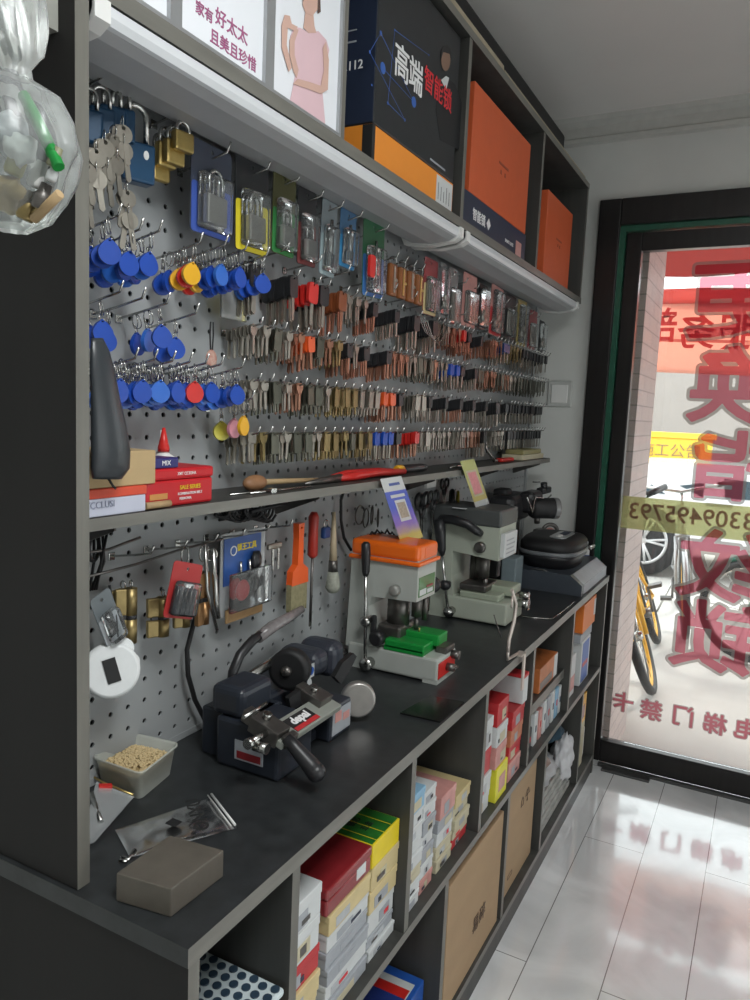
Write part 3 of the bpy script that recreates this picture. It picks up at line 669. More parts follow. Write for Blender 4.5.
# third bay
stack('small_white_box', 'pale narrow box stacked against the divider of the third bay, %s', .25, .375, 1.168, 1.245, z0, [.028] * 7 + [.04], [wcard, wcard, lcream, wcard, wcard, wcard, wcard, bcard], 'pale boxes by the divider')
stack('small_white_box', 'small white box in the second stack of the third bay, %s', .26, .37, 1.255, 1.315, z0, [.03, .03, .03, .03, .03, .03, .03], [pinkc, wcard, gcard, wcard, gcard, wcard, wcard], 'second stack of white boxes')
stack('small_cream_box', 'small cream box in the third stack of the third bay, %s', .26, .372, 1.335, 1.415, z0, [.028, .028, .03, .03, .05], [lcream, lcream, wcard, gcard, pinkc], 'third stack of boxes')
stack('small_cream_box', 'small cream box in the farthest stack of the third bay, %s', .24, .370, 1.43, 1.515, z0, [.022, .022, .026, .026, .03], [redc, lcream, lcream, lcream, cream], 'farthest stack of the third bay')
# fourth bay: red and white boxes
stack('red_white_box', 'red and white box at the near side of fourth bay, %s', .22, .372, 1.565, 1.65, z0, [.045, .05, .06, .075], [wcard, wcard, redc, wcard], 'red and white boxes')
t = carton('yellow_box', 'bright yellow box with a pink square in the fourth bay', .25, .383, 1.67, 1.755, z0, z0 + .085, [mat('bright_yellow_card', (.75, .70, .05), .45)])
panel(t, 'pink_square', pinkc, .0665, -.022, .025, .02, .06)
stack('red_white_box', 'red and white box on the yellow box in the fourth bay, %s', .23, .378, 1.665, 1.745, z0 + .086, [.055, .05, .06], [pinkc, wcard, redc], 'boxes on the yellow box')
stack('pink_box', 'pink and orange box in the far stack of the fourth bay, %s', .24, .378, 1.785, 1.885, z0, [.05, .045, .045, .05], [pinkc, redc, mat('salmon_card', (.60, .22, .12), .45, 0, .3, 30), redc], 'pink and orange boxes')
t = carton('white_box', 'tall white box with red top at the top of the fourth bay', .30, .385, 1.845, 1.885, z0 + .1915, z0 + .27, [wcard, redc], lid=.12)
# fifth bay
t = carton('orange_box', 'orange printed box on the half shelf of the fifth bay', .20, .365, 2.08, 2.28, .566, .64, [mat('orange_print_card', (.55, .17, .05), .45, 0, .3, 20), wcard], lid=0)
panel(t, 'white_end', wcard, .0825, .06, .099, .002, .072); panel(t, 'dark_print', dsteel, .0825, -.09, .04, .006, .03)
fifth = [(1.95, .03, .085, redc), (1.995, .025, .07, blackc), (2.05, .035, .095, wcard), (2.10, .03, .09, pinkc), (2.145, .03, .10, wcard), (2.19, .035, .098, gcard), (2.24, .03, .10, wcard), (2.285, .035, .095, bcard), (2.325, .02, .09, wcard)]
nm = ['nearest', 'second', 'third', 'fourth', 'fifth', 'sixth', 'seventh', 'eighth', 'farthest']
for k, (y, wd, h, m) in enumerate(fifth):
    t = carton('small_upright_box', 'small box standing under the half shelf, %s of the row' % nm[k], .26, .372, y - wd / 2, y + wd / 2, z0, z0 + h, [m], 'small boxes under the half shelf')
    panel(t, 'red_mark', redc if k % 2 else navyc, .056, -.006, .006, h * .4, h * .6)
# sixth bay
t = carton('white_box', 'white box with a red slanted side leaning in the last bay', .22, .36, 2.395, 2.43, z0 + .001, .655, [wcard]); t.rotation_euler.x = math.radians(-3); panel(t, 'red_print', redc, .07, -.019, .019, .12, .22)
t = carton('orange_box', 'orange box lying on top of the blue box in the last bay', .18, .37, 2.60, 2.80, .617, .72, [orbox])
panel(t, 'white_end', wcard, .095, .07, .098, .03, .09)
t = carton('blue_box', 'blue and white upright box in the last bay', .20, .372, 2.60, 2.74, z0, .585, [wcard]); panel(t, 'blue_print', bluec, .086, -.05, .05, .005, .15); panel(t, 'red_print', redc, .086, -.04, .04, .06, .075, 2)
t = carton('grey_box', 'flat grey box between the blue and the orange box in the last bay', .20, .37, 2.58, 2.76, .586, .616, [gcard])
t = carton('white_box', 'narrow white box beside the blue box in the last bay', .25, .37, 2.46, 2.53, z0, .57, [wcard]); panel(t, 'photo_print', pinkc, .06, -.03, .03, .02, .07)
b = B()
for k in range(9):
    y = 2.77 + .009 * k; b.tube([(.25 + .03 * math.sin(k * 2 + q), y + .004 * math.cos(q * 3), z0 + .012 + .01 * q) for q in range(4)], .004, 6)
tag(b.make('chain_coil', steel), 'tangle of silver chain at the end of the middle shelf in the last bay', 'chain')
# coin tag tray in the first bay
tr = thing('coin_tag_tray', 'white tray with rows of round dark coin tags and one orange one', 'tray', (.25, .685, .575))
p = at(285, 990, y=.765)
b = B(); b.box((.06, .595, .578), (.388, .770, .589), bev=.004); b.make('tray_sheet', mat('white_sheet', (.60, .68, .70), .4), tr)
k = 0
for i in range(9):
    for j in range(10):
        x, y = .379 - .0175 * i, .760 - .0172 * j - (.004 if i % 2 else 0)
        cc_ = orange if (i, j) == (3, 4) else brass if (i, j) == (5, 7) else mat('slate_tag', (.03, .055, .085), .35)
        b = B(); b.cyl((x, y, .589), (x, y, .5912), .0062, seg=16); b.make('coin_tag', cc_, tr)
b = B(); b.box((.07, .60, .4275), (.37, .765, .5775), bev=.003); tag(b.make('carton', kraft), 'plain carton under the coin tag tray', 'box')
# bottom row
t = carton('blue_book_box', 'blue printed box with red and white print lying in the bottom bay', .08, .36, 1.245, 1.335, .0755, .19, [bluec], bev=.002)
b = B(); b.box((-.02, -.044, .1147), (.13, .02, .1156)); b.make('white_print', wcard, t, False); b = B(); b.box((-.0, -.044, .1157), (.128, .0, .1162)); b.make('red_print', red, t, False)
text('锁具', .035, wtext, t, (-.03, .03, .1158), '+z', 'white_writing', 0, .0003, False)
t = carton('blue_book_box', 'dark navy box beside the blue one in the bottom bay', .06, .36, 1.19, 1.24, .0755, .215, [mat('navy_print', (.02, .04, .20), .4)])
t = carton('grey_book_box', 'grey-beige box at the near side of the bottom bay', .06, .36, 1.115, 1.185, .0755, .215, [lcream])
t = carton('large_cardboard_box', 'large brown cardboard box nearer the camera in the bottom bay', .05, .385, 1.385, 1.745, .0755, .375, [kraft]); onx(t, '易碎', .045, mat('stamp_ink', (.10, .06, .04), .6), .03, .10, .168)
b = B(); b.box((-.14, -.15, .300), (.13, .14, .3012)); b.make('painted_dark_inside', blackc, t, False)  # black sheet on the closed top, painting the shade of an open box
t = carton('dark_magazine', 'dark red and black printed box lying on the brown cardboard box', .12, .33, 1.46, 1.70, .3775, .395, [dred])
t = carton('green_box', 'small olive-yellow box beside the large brown cardboard box', .20, .38, 1.3645, 1.3835, .0755, .38, [mat('olive_card', (.30, .28, .05), .5)])
t = carton('large_cardboard_box', 'brown cardboard box farther along in the bottom bay, set back', .05, .372, 1.79, 2.09, .0755, .37, [kraft]); onx(t, '⌂ ☂', .04, MATS['stamp_ink'], .05, .22, .1615); onx(t, '▭', .04, MATS['stamp_ink'], -.06, .05, .1615)
def lump(name, c, r, m, lab, cat, seed=0, sq=1.0, amp=.35):
    b = B(); t = bmesh.new(); bmesh.ops.create_icosphere(t, subdivisions=4, radius=1)
    for v in t.verts:
        n = v.co.normalized(); k = 1 + amp * (noise.noise(n * 2.2 + Vector((seed, 0, 0))) + .5 * noise.noise(n * 5 + Vector((0, seed, 0))))
        v.co = Vector((c[0] + n.x * r[0] * k, c[1] + n.y * r[1] * k, max(c[2] - r[2], c[2] + n.z * r[2] * k)))
    b.add(t, 0, None, True); return tag(b.make(name, m), lab, cat)
b = B()
nwp = mat('newsprint', (.42, .42, .39), .7, 0, .35, 18)
z = .0755
for k in range(5):
    t = carton('newspaper_bundle', 'printed magazine in the low pile at the end of the bottom bay, %s' % ('bottom', 'second', 'third', 'fourth', 'top')[k], .14, .372 - .004 * k, 2.14, 2.57 - .01 * k, z, z + .019, [nwp], 'magazines at the bottom'); z += .0195
lump('crumpled_bag', (.27, 2.33, .205), (.085, .17, .035), mat('grey_bag', (.42, .42, .43), .45, 0, .1), 'light grey crumpled bag lying on the magazines', 'bag', 3)
lump('brown_pouch', (.28, 2.27, .275), (.08, .09, .038), mat('taupe_pouch', (.24, .16, .13), .5), 'taupe pouch lying on the grey crumpled bag', 'bag', 5, amp=.15)
t = carton('orange_box', 'small orange box at the near side of the taupe pouch', .30, .372, 2.135, 2.16, .174, .33, [orbox])
lump('teal_cloth', (.26, 2.44, .315), (.10, .10, .045), mat('dark_teal_cloth', (.015, .05, .08), .7), 'dark teal folded cloth above the grey bag', 'cloth', 8, amp=.2)
lump('white_plastic_bag', (.350, 2.525, .19), (.035, .055, .085), mat('white_film', (.65, .65, .67), .35), 'white crumpled plastic bag hanging out of the last bottom bay', 'bag', 11)
t = carton('yellow_box', 'yellow and orange box at the top of the last bottom bay', .22, .372, 2.66, 2.76, .25, .36, [yplas]); panel(t, 'red_print', dred, .076, -.03, .03, .02, .07)
t = carton('grey_carton', 'plain beige carton under the yellow and orange box in the last bay', .20, .37, 2.65, 2.77, .0755, .2495, [lcream])
b = B(); b.lathe((.34, 2.81, .0755), [(.022, 0), (.024, .02), (.024, .12), (.012, .15), (.012, .165)]); tag(b.make('white_bottle', white), 'small white bottle in the farthest corner of the bottom bay', 'bottle')
# ================================================================== PEGBOARD
PIT = .0352; Y0p, Z0p = .756 - PIT * 4, 1.514 + PIT * 8
def pegboard():
    bm = bmesh.new(); n = 8; r = .0043; x = PX
    ny = int((2.93 - Y0p) / PIT); nz = int((Z0p - .79) / PIT) + 1
    def V(cache, key, co):
        if key not in cache: cache[key] = bm.verts.new(co)
        return cache[key]
    cache = {}
    for i in range(ny):
        for j in range(nz):
            cy, cz = Y0p + i * PIT, Z0p - j * PIT; h = PIT / 2
            outer = [(1, 0), (1, 1), (0, 1), (-1, 1), (-1, 0), (-1, -1), (0, -1), (1, -1)]
            ov = [V(cache, (2 * i + a, -2 * j + c), (x, cy + a * h, cz + c * h)) for a, c in outer]
            iv = [bm.verts.new((x, cy + r * math.cos(2 * PI * k / n), cz + r * math.sin(2 * PI * k / n))) for k in range(n)]
            dv = [bm.verts.new((x - .003, v.co.y, v.co.z)) for v in iv]
            for k in range(n):
                k2 = (k + 1) % n
                bm.faces.new((iv[k], ov[k], ov[k2], iv[k2])); bm.faces.new((dv[k], iv[k], iv[k2], dv[k2]))
    return bm, ny, nz
b = B(); b.bm.free(); b.bm, ny, nz = pegboard()
pt = thing('pegboard', 'grey metal pegboard with rows of round holes behind all the hanging goods', 'pegboard', (PX, 1.7, .79))
b.make('perforated_sheet', pegm, pt)
yE, zT, zB = Y0p + (ny - .5) * PIT, Z0p + .5 * PIT, Z0p - (nz - .5) * PIT
b = B(); b.box((PX - .012, YE + .022, zB - .002), (PX + .002, Y0p - .5 * PIT, zT)); b.box((PX - .012, YE + .022, zT), (PX + .001, yE, 1.7825)); b.box((PX - .012, yE, .781), (PX + .006, yE + .022, 1.7825)); b.box((PX - .012, YE + .022, .781), (PX + .001, yE, max(.782, zB)))
b.make('board_rim', pegm, pt)
b = B(); b.box((.012, YE + .022, .781), (.016, yE, 1.7825)); tag(b.make('backing_panel', matt), 'dark backing behind the holes of the pegboard', 'panel')
def col(i): return Y0p + i * PIT
def colidx(y): return round((y - Y0p) / PIT)
# ---------------- hooks
def hook_mesh(Lh, up=.022, tip=.012):
    b = B(); b.tube([(-.004, 0, 0), (.0, 0, 0), (Lh * .5, 0, up * .45), (Lh * .93, 0, up * .9), (Lh, 0, up + tip)], .0017, 6)
    b.box((0, -.006, -.006), (.002, .006, .006), bev=.001)
    return b.make('pegboard_hook', steel, None, loc=(0, 0, -5), recenter=False)
hk_long = hook_mesh(.10); hk_short = hook_mesh(.085, .016, .010)
HOOKLAB = {}
def hook(y, z, src=None, lab=None, grp=None):
    o = (src or hk_long).copy(); COL.objects.link(o); o.location = (PX + .0005, y, z)
    tag(o, lab or 'thin steel wire hook on the pegboard', 'hook', grp or 'bare hooks'); return o
def hp(y, z, t, Lh=.10, up=.022): return Vector((PX + Lh * t, y, z + up * t - .0017))
# ---------------- keys
KS = .82
def sc(p): return [(a * KS, c * KS) for a, c in p]
def bow(kind):
    if kind == 0: return circ(0, -.012, .0125, 14)
    if kind == 1: return [(-.012, 0), (.012, 0), (.0125, -.012), (.006, -.024), (-.006, -.024), (-.0125, -.012)]
    return rrect(-.0115, -.024, .0115, 0, .004, 3)
def metal_key(kind, m, Lb=.040):
    b = B(); hole = circ(0, -.0045, .0030, 8)
    b.plate([sc(bow(kind)), sc(hole[::-1])], -.001, .001, 'yz')
    b.plate([sc([(-.004, -.022), (.004, -.022), (.0042, -.022 - Lb + .004), (.001, -.022 - Lb), (-.0035, -.022 - Lb + .003)])], -.001, .001, 'yz')
    return b.make('key_blank', m, None, loc=(0, 0, -5), recenter=False)
def flat_key(m):   # wide dark plate-like head blank
    b = B(); b.plate([sc(rrect(-.013, -.048, .013, 0, .003, 2)), sc(circ(0, -.0045, .003, 8)[::-1])], -.001, .001, 'yz'); b.plate([sc([(-.0035, -.047), (.0035, -.047), (.0035, -.066), (-.0035, -.066)])], -.001, .001, 'yz')
    return b.make('key_blank', m, None, loc=(0, 0, -5), recenter=False)
def headed_key(hm, bm_, big=False):
    s = 1.12 if big else .88
    b = B(); b.plate([[(-.0042 * s, -.026 * s), (.0042 * s, -.026 * s), (.0042 * s, -.064 * s), (.001, -.068 * s), (-.0038 * s, -.065 * s)]], -.0011, .0011, 'yz')
    k = b.make('car_key_blank', bm_, None, loc=(0, 0, -5), recenter=False)
    b = B(); b.plate([[(a * s, c * s) for a, c in rrect(-.013, -.031, .013, .003, .006, 3)], circ(0, -.001, .0024, 8)[::-1]], -.0032, .0032, 'yz'); b.make('key_head', hm, k, False)
    return k
KEYS = {'silver': [metal_key(i, nickel) for i in range(3)], 'brass': [metal_key(i, oldbr) for i in range(3)], 'copper': [metal_key(i, copper) for i in range(3)], 'dark': [flat_key(mat('dark_nickel', (.14, .14, .11), .35, .8, .2, 60))],
        'plate': [flat_key(nickel)], 'brassplate': [flat_key(oldbr)], 'black': [headed_key(dark, nickel)], 'blackcop': [headed_key(dark, copper)], 'BLACK': [headed_key(dark, nickel, True)], 'red': [headed_key(red, nickel, True)],
        'orange': [headed_key(mat('orange_head', (.75, .10, .02), .35), copper)], 'blue': [headed_key(blue, nickel)], 'redc': [headed_key(red, copper)], 'blackorange': [headed_key(mat('black_orange_head', (.22, .06, .02), .4), copper, True)], 'navyk': [headed_key(dblue, nickel)]}
DESC = {'silver': 'silver metal key blank', 'brass': 'brass key blank', 'copper': 'copper coloured key blank', 'dark': 'dark wide key blank', 'plate': 'wide silver key blank', 'brassplate': 'wide brass key blank', 'black': 'black-headed key blank', 'blackcop': 'black-headed key blank with copper blade',
        'BLACK': 'large black-headed car key blank', 'red': 'large red-headed car key blank', 'orange': 'orange-headed key blank', 'blue': 'blue-headed key blank', 'redc': 'red-headed key blank', 'blackorange': 'black key blank with orange stripe', 'navyk': 'dark blue headed key blank'}
ROWS = [('top', 1.577, [(247, 'BLACK'), (305, 'red'), (314, 'BLACK'), (326, 'blackorange'), (336, 'dark'), (343, 'silver'), (362, 'blackcop'), (385, 'black'), (405, 'BLACK'), (432, 'dark'), (440, 'silver'), (446, 'copper'), (455, 'redc'), (462, 'blackcop'), (484, 'copper'), (497, 'navyk'), (503, 'brass'), (516, 'black')]),
        ('second', 1.480, [(236, 'silver'), (262, 'dark'), (276, 'silver'), (288, 'copper'), (295, 'silver'), (303, 'orange'), (309, 'dark'), (316, 'copper'), (324, 'brass'), (334, 'blackcop'), (346, 'silver'), (357, 'blackcop'), (387, 'copper'), (403, 'silver'), (412, 'dark'), (426, 'copper'), (436, 'silver'), (443, 'blue'), (456, 'black'), (470, 'dark'), (481, 'copper'), (492, 'dark'), (497, 'copper'), (506, 'silver'), (514, 'dark')]),
        ('third', 1.388, [(236, 'silver'), (262, 'dark'), (270, 'silver'), (291, 'copper'), (298, 'dark'), (313, 'silver'), (322, 'dark'), (330, 'brassplate'), (356, 'plate'), (374, 'orange'), (386, 'blackcop'), (408, 'plate'), (420, 'black'), (446, 'blackcop'), (460, 'black'), (484, 'BLACK'), (500, 'black')]),
        ('bottom', 1.298, [(236, 'silver'), (254, 'brass'), (262, 'dark'), (270, 'silver'), (284, 'copper'), (290, 'dark'), (305, 'silver'), (312, 'brassplate'), (330, 'brass'), (338, 'dark'), (352, 'brassplate'), (363, 'blue'), (386, 'blackcop'), (406, 'redc'), (414, 'plate'), (424, 'silver'), (444, 'dark'), (450, 'silver'), (462, 'copper'), (478, 'BLACK'), (488, 'silver'), (500, 'black')])]
ORD = ['first', 'second', 'third', 'fourth', 'fifth', 'sixth', 'seventh', 'eighth', 'ninth', 'tenth', 'eleventh', 'twelfth', 'thirteenth', 'fourteenth', 'fifteenth', 'sixteenth', 'seventeenth', 'eighteenth', 'nineteenth', 'twentieth', 'twenty-first', 'twenty-second', 'twenty-third', 'twenty-fourth', 'twenty-fifth', 'twenty-sixth', 'twenty-seventh', 'twenty-eighth', 'twenty-ninth', 'thirtieth']
def project(p):
    q = R.transposed() @ (Vector(p) - CAM); return 375 + 750 * q.x / -q.z, 500 - 750 * q.y / -q.z
cand = []
for rn, z, segs in ROWS:
    hooksrow = []; blk = 0; c = colidx(1.03)
    while col(c) < 2.86: hooksrow.append(col(c)); c += 1
    prev = None; hi = 0; 
    for n_, y in enumerate(hooksrow):
        u, v = project((PX + .05, y, z)); kind = [k for s, k in segs if s <= max(u, segs[0][0])][-1]
        if kind != prev: hi += 1; prev = kind
        if kind in ('BLACK', 'black', 'blackcop') and y < 2.4:
            blk = blk + 1
            if blk % 3 != 1: continue
        else: blk = 0
        hook(y, z, hk_short, 'thin steel hook holding key blanks in the %s row of keys' % rn, 'hooks of the %s key row' % rn)
        nk = 11 if blk else 4 if kind == 'red' else 7
        if y > 2.4: nk = 5
        for q in range(nk):
            cand.append((rn, y, z, kind, hi, q, nk))
# nearest 300 of each kind (metal or plastic-headed) are single keys, the rest one object
metalk = ('silver', 'brass', 'copper', 'dark', 'plate', 'brassplate'); cnt = {True: 0, False: 0}; rest = {}
cand.sort(key=lambda c: c[1])
for rn, y, z, kind, hi, q, nk in cand:
    ism = kind in metalk; src = random.choice(KEYS[kind]); t_ = .16 + .68 * (q + random.uniform(.2, .8)) / nk
    P_ = hp(y, z, t_, .085, .016); P_.z -= 0.0; rot = (random.uniform(-.10, .10), 0, random.uniform(-.12, .12)); P_.z += .0045 if ism else .0
    if cnt[ism] < 300:
        cnt[ism] += 1
        lab = '%s, %s row of keys, %s cluster from left' % (DESC[kind], rn, ORD[hi - 1])
        k = dup(src, P_, lab, '%s keys, cluster %s' % (rn, ORD[hi - 1]), rot)
        tag(k, lab, 'key')
    else:
        M = Matrix.Translation(P_) @ Matrix.Rotation(rot[2], 4, 'Z') @ Matrix.Rotation(rot[0], 4, 'X')
        rest.setdefault(ism, []).append((src, M))
for ism, lst in rest.items():
    ms = []; bm = bmesh.new()
    for src, M in lst:
        for o in [src] + list(src.children):
            if o.data.materials[0] not in ms: ms.append(o.data.materials[0])
            t = o.data.copy(); t.transform(M); n0 = len(bm.faces); bm.from_mesh(t); bm.faces.ensure_lookup_table()
            for f in bm.faces[n0:]: f.material_index = ms.index(o.data.materials[0])
            bpy.data.meshes.remove(t)
    b = B(); b.bm.free(); b.bm = bm
    tag(b.make('key_blanks', ms), ('many small metal key blanks hanging at the far end of the pegboard' if ism else 'many small plastic-headed key blanks hanging at the far end of the pegboard'), 'keys', kind='stuff')
for l in KEYS.values():
    for k in l:
        for c in list(k.children): bpy.data.objects.remove(c)
        bpy.data.objects.remove(k)
# bare hooks over the key rows
for i in range(14):
    hook(col(colidx(1.12) + 3 * i), 1.616, hk_short, 'bare steel hook just above the top row of keys', 'bare hooks above the keys')
# ---------------- key fobs
def fob(m):
    prof = []
    for k in range(24):
        a = 2 * PI * k / 24; r = .0150
        x, z = r * math.cos(a), r * math.sin(a); 
        if z > 0: x *= 1 - .34 * (z / r) ** 1.5; z *= 1.12
        prof.append((x, z - .044))
    b = B(); b.plate([prof, circ(0, -.028, .0022, 8)[::-1]], -.0028, .0028, 'yz'); o = b.make('key_fob', m, None, loc=(0, 0, -5), recenter=False)
    b = B(); b.ring((.002, 0, -.0105), .0105, .0008, (.4, 1, .2), 16, 5); b.ring((-.001, 0, -.0105), .0105, .0008, (.7, 1, 0), 16, 5); b.ring((0, 0, -.0245), .0045, .0007, (1, .3, 0), 12, 5); b.make('split_ring', steel, o, False)
    return o
FOB = {'blue': fob(blue), 'yellow': fob(yplas), 'red': fob(red), 'pale': fob(mat('pale_blue_plastic', (.03, .14, .55), .3)), 'pink': fob(mat('pink_plastic', (.75, .30, .38), .35)), 'lime': fob(mat('lime_plastic', (.65, .60, .08), .35))}
def fobs(y, z, seq, desc, Lh=.10, up=.022):
    z -= .003
    hook(y, z, hk_long, 'steel hook carrying %s' % desc, None)['group'] = 'hook of ' + desc
    for i, c in enumerate(seq):
        t_ = .18 + .72 * (i + .5) / max(len(seq), 3); P_ = hp(y, z, t_, Lh, up)
        k = dup(FOB[c], P_ + Vector((0, random.uniform(-.005, .005), .002)), ('blue' if c in ('blue', 'pale') else c) + ' key fob, one of ' + desc, desc, (random.uniform(-.12, .12), random.uniform(-.06, .06), random.uniform(-.5, .25)))
        tag(k, k['label'], 'key fob')
B_ = ['blue']
fobs(.715, at(96, 232, x=.09).z, B_ * 4, 'the few fobs at the side panel, top row')
fobs(.752, at(118, 236, x=.09).z - .012, ['blue', 'pale', 'blue', 'blue'], 'the nearer fobs below the hanging lock keys')
fobs(.787, at(140, 238, x=.09).z - .012, ['pale', 'blue', 'pale', 'blue'], 'the farther fobs below the hanging lock keys')
fobs(.868, at(195, 256, x=.09).z - .008, ['blue', 'blue', 'yellow', 'red', 'yellow'], 'the mixed blue, yellow and red fobs')
fobs(.925, at(215, 256, x=.09).z - .008, ['red', 'yellow', 'blue', 'blue', 'pale'], 'the red and blue fobs beside the yellow ones')
fobs(.975, at(235, 260, x=.09).z - .008, B_ * 6, 'the crowded blue fobs below the blue lock pack')
fobs(1.03, at(250, 264, x=.09).z - .008, ['blue', 'pale', 'blue', 'blue', 'blue'], 'the crowded blue fobs below the yellow lock pack')
z2 = 1.478
fobs(.718, z2 + .002, B_ * 2, 'the fobs at the side panel, middle row')
fobs(.757, z2, ['blue'], 'the single fob of the middle row')
fobs(.803, z2, ['blue', 'pale', 'blue'], 'the three overlapping fobs in the middle fob row')
fobs(.862, z2 - .006, ['blue', 'blue'], 'the last two fobs of the middle fob row')
z3 = 1.398
for k in range(6):
    fobs(.745 + .0352 * k, z3 + .001 * k, [random.choice(['blue', 'blue', 'pale']) for _ in range(5)] + (['red'] if k == 4 else []), 'the long low row, hook %s from the left' % ORD[k], .085)
fobs(.972, z3 + .004, ['blue', 'pale', 'blue', 'blue', 'blue'], 'the fobs at the right end of the low fob row')
fobs(1.0, z3 - .045, ['lime', 'pink', 'yellow'], 'the yellow and pink fobs hanging below the blue row')
for o in FOB.values():
    for c in list(o.children): bpy.data.objects.remove(c)
    bpy.data.objects.remove(o)
# dark charm with painted tag
b = B(); P_ = at(212, 322, x=.09)
for k in (-1, 1): b.tube([P_ + Vector((0, .003 * k, .0)), P_ + Vector((0, .004 * k, -.02)), P_ + Vector((0, .002 * k, -.045))], .0013, 5)
ch = thing('painted_charm', 'small red and white painted charm on a black cord beside the blue fobs', 'charm', P_); b.make('black_cord', matt, ch)
b = B(); b.ell(P_ + Vector((0, 0, -.058)), (.004, .013, .015)); b.make('charm_disc', mat('painted_red_white', (.6, .5, .4), .4, 0, .3, 160, col2=(.35, .03, .03)), ch)
# ---------------- padlocks
def padlock(name, lab, c, w_, h_, t_, m, sh=1.0, rz=0, grp=None, face=None, lr=None):
    # local: body width along y, thickness along x, hanging point at top of shackle
    t = thing(name, lab, 'padlock', c, rz, grp); r = w_ * .32; sr = lr or w_ * .085; H = h_ * .62 * sh
    b = B(); b.box((-t_ / 2, -w_ / 2, -H - h_), (t_ / 2, w_ / 2, -H), bev=min(t_ * .3, .004)); b.make('lock_body', m, t, False)
    b = B(); b.tube([(0, -r, -H - .002), (0, -r, -r)] + [(0, -r * math.cos(PI * k / 8), -r + r * math.sin(PI * k / 8)) for k in range(1, 8)] + [(0, r, -r), (0, r, -H - .002)], sr, 10); b.make('shackle', steel, t, False)
    if face:
        b = B(); b.ell((t_ / 2, w_ * .2, -H - h_ * .3), (.001, .004, .006)); b.make('round_badge', face, t, False)
    return t
hz = at(100, 85, x=.09).z
names = ['nearest', 'second', 'third', 'fourth']
for i, (u, v) in enumerate(((88, 88), (101, 87), (112, 86), (121, 88))):
    x = .07 + .014 * i; P_ = at(u, v, x=.10)
    padlock('blue_padlock', 'blue-bodied padlock hanging high beside the side panel, %s of four' % names[i], (.10, P_.y, P_.z), .034, .042, .020, teal, 1.0, -.5, None)
hook(.70, hz - .022, hk_long, 'steel hook carrying the blue padlocks at the top left'); 
P_ = at(130, 112, x=.10)
padlock('blue_padlock', 'largest blue padlock, hanging below the other four with a long shackle', P_ + Vector((0, .01, .012)), .048, .052, .024, teal, 1.5, -.3, None, white)
for i, (u, v, h) in enumerate(((183, 122, .028), (174, 127, .034), (166, 128, .034), (160, 135, .038))):
    P_ = at(u, v, x=.115 - .012 * i)
    padlock('brass_padlock', 'brass padlock in the cluster under the light bar, %s' % ['smallest and foremost', 'second from the front', 'third from the front', 'hindmost and lowest'][i], P_, .034 - .001 * i, h, .013, brass, .75 + .12 * i, -.15)
hook(.87, at(175, 120, x=.06).z - .012, hk_long, 'steel hook carrying the brass padlocks')
# loose key pairs hanging from the blue padlocks
def keypair(P_, i, lab):
    t = thing('lock_key', lab, 'key', P_, random.uniform(-.5, .2), None)
    b = B(); b.ring((0, 0, -.006), .007, .0008, (.3, 1, 0), 14, 5); b.make('split_ring', steel, t, False)
    for s in (-1, 1):
        b = B(); M = Matrix.Translation((.002 * s, 0, -.010)) @ Matrix.Rotation(.16 * s, 4, 'X')
        b.plate([circ(0, -.011, .0115, 14), circ(0, -.004, .0028, 8)[::-1]], -.0009, .0009, 'yz', 0, M); b.plate([[(-.0036, -.021), (.0036, -.021), (.0036, -.046), (0, -.049), (-.0036, -.046)]], -.0009, .0009, 'yz', 0, M); b.make('key_blade', nickel, t, False)
kl = [(95, 140), (104, 131), (113, 126), (122, 117), (86, 155), (96, 162), (106, 158), (115, 148), (123, 134), (126, 182), (128, 204), (86, 178)]
for i, (u, v) in enumerate(kl):
    keypair(at(u, v, x=.125), i, 'pair of nickel keys hanging among the blue padlocks, ' + ['below the second padlock', 'below the third padlock', 'under the fourth padlock', 'highest of all', 'against the side panel', 'low, in front of the others', 'low in the middle', 'to the right of the middle', 'touching the large padlock', 'just under the large padlock', 'lowest, over the hook', 'lowest at the side panel'][i])
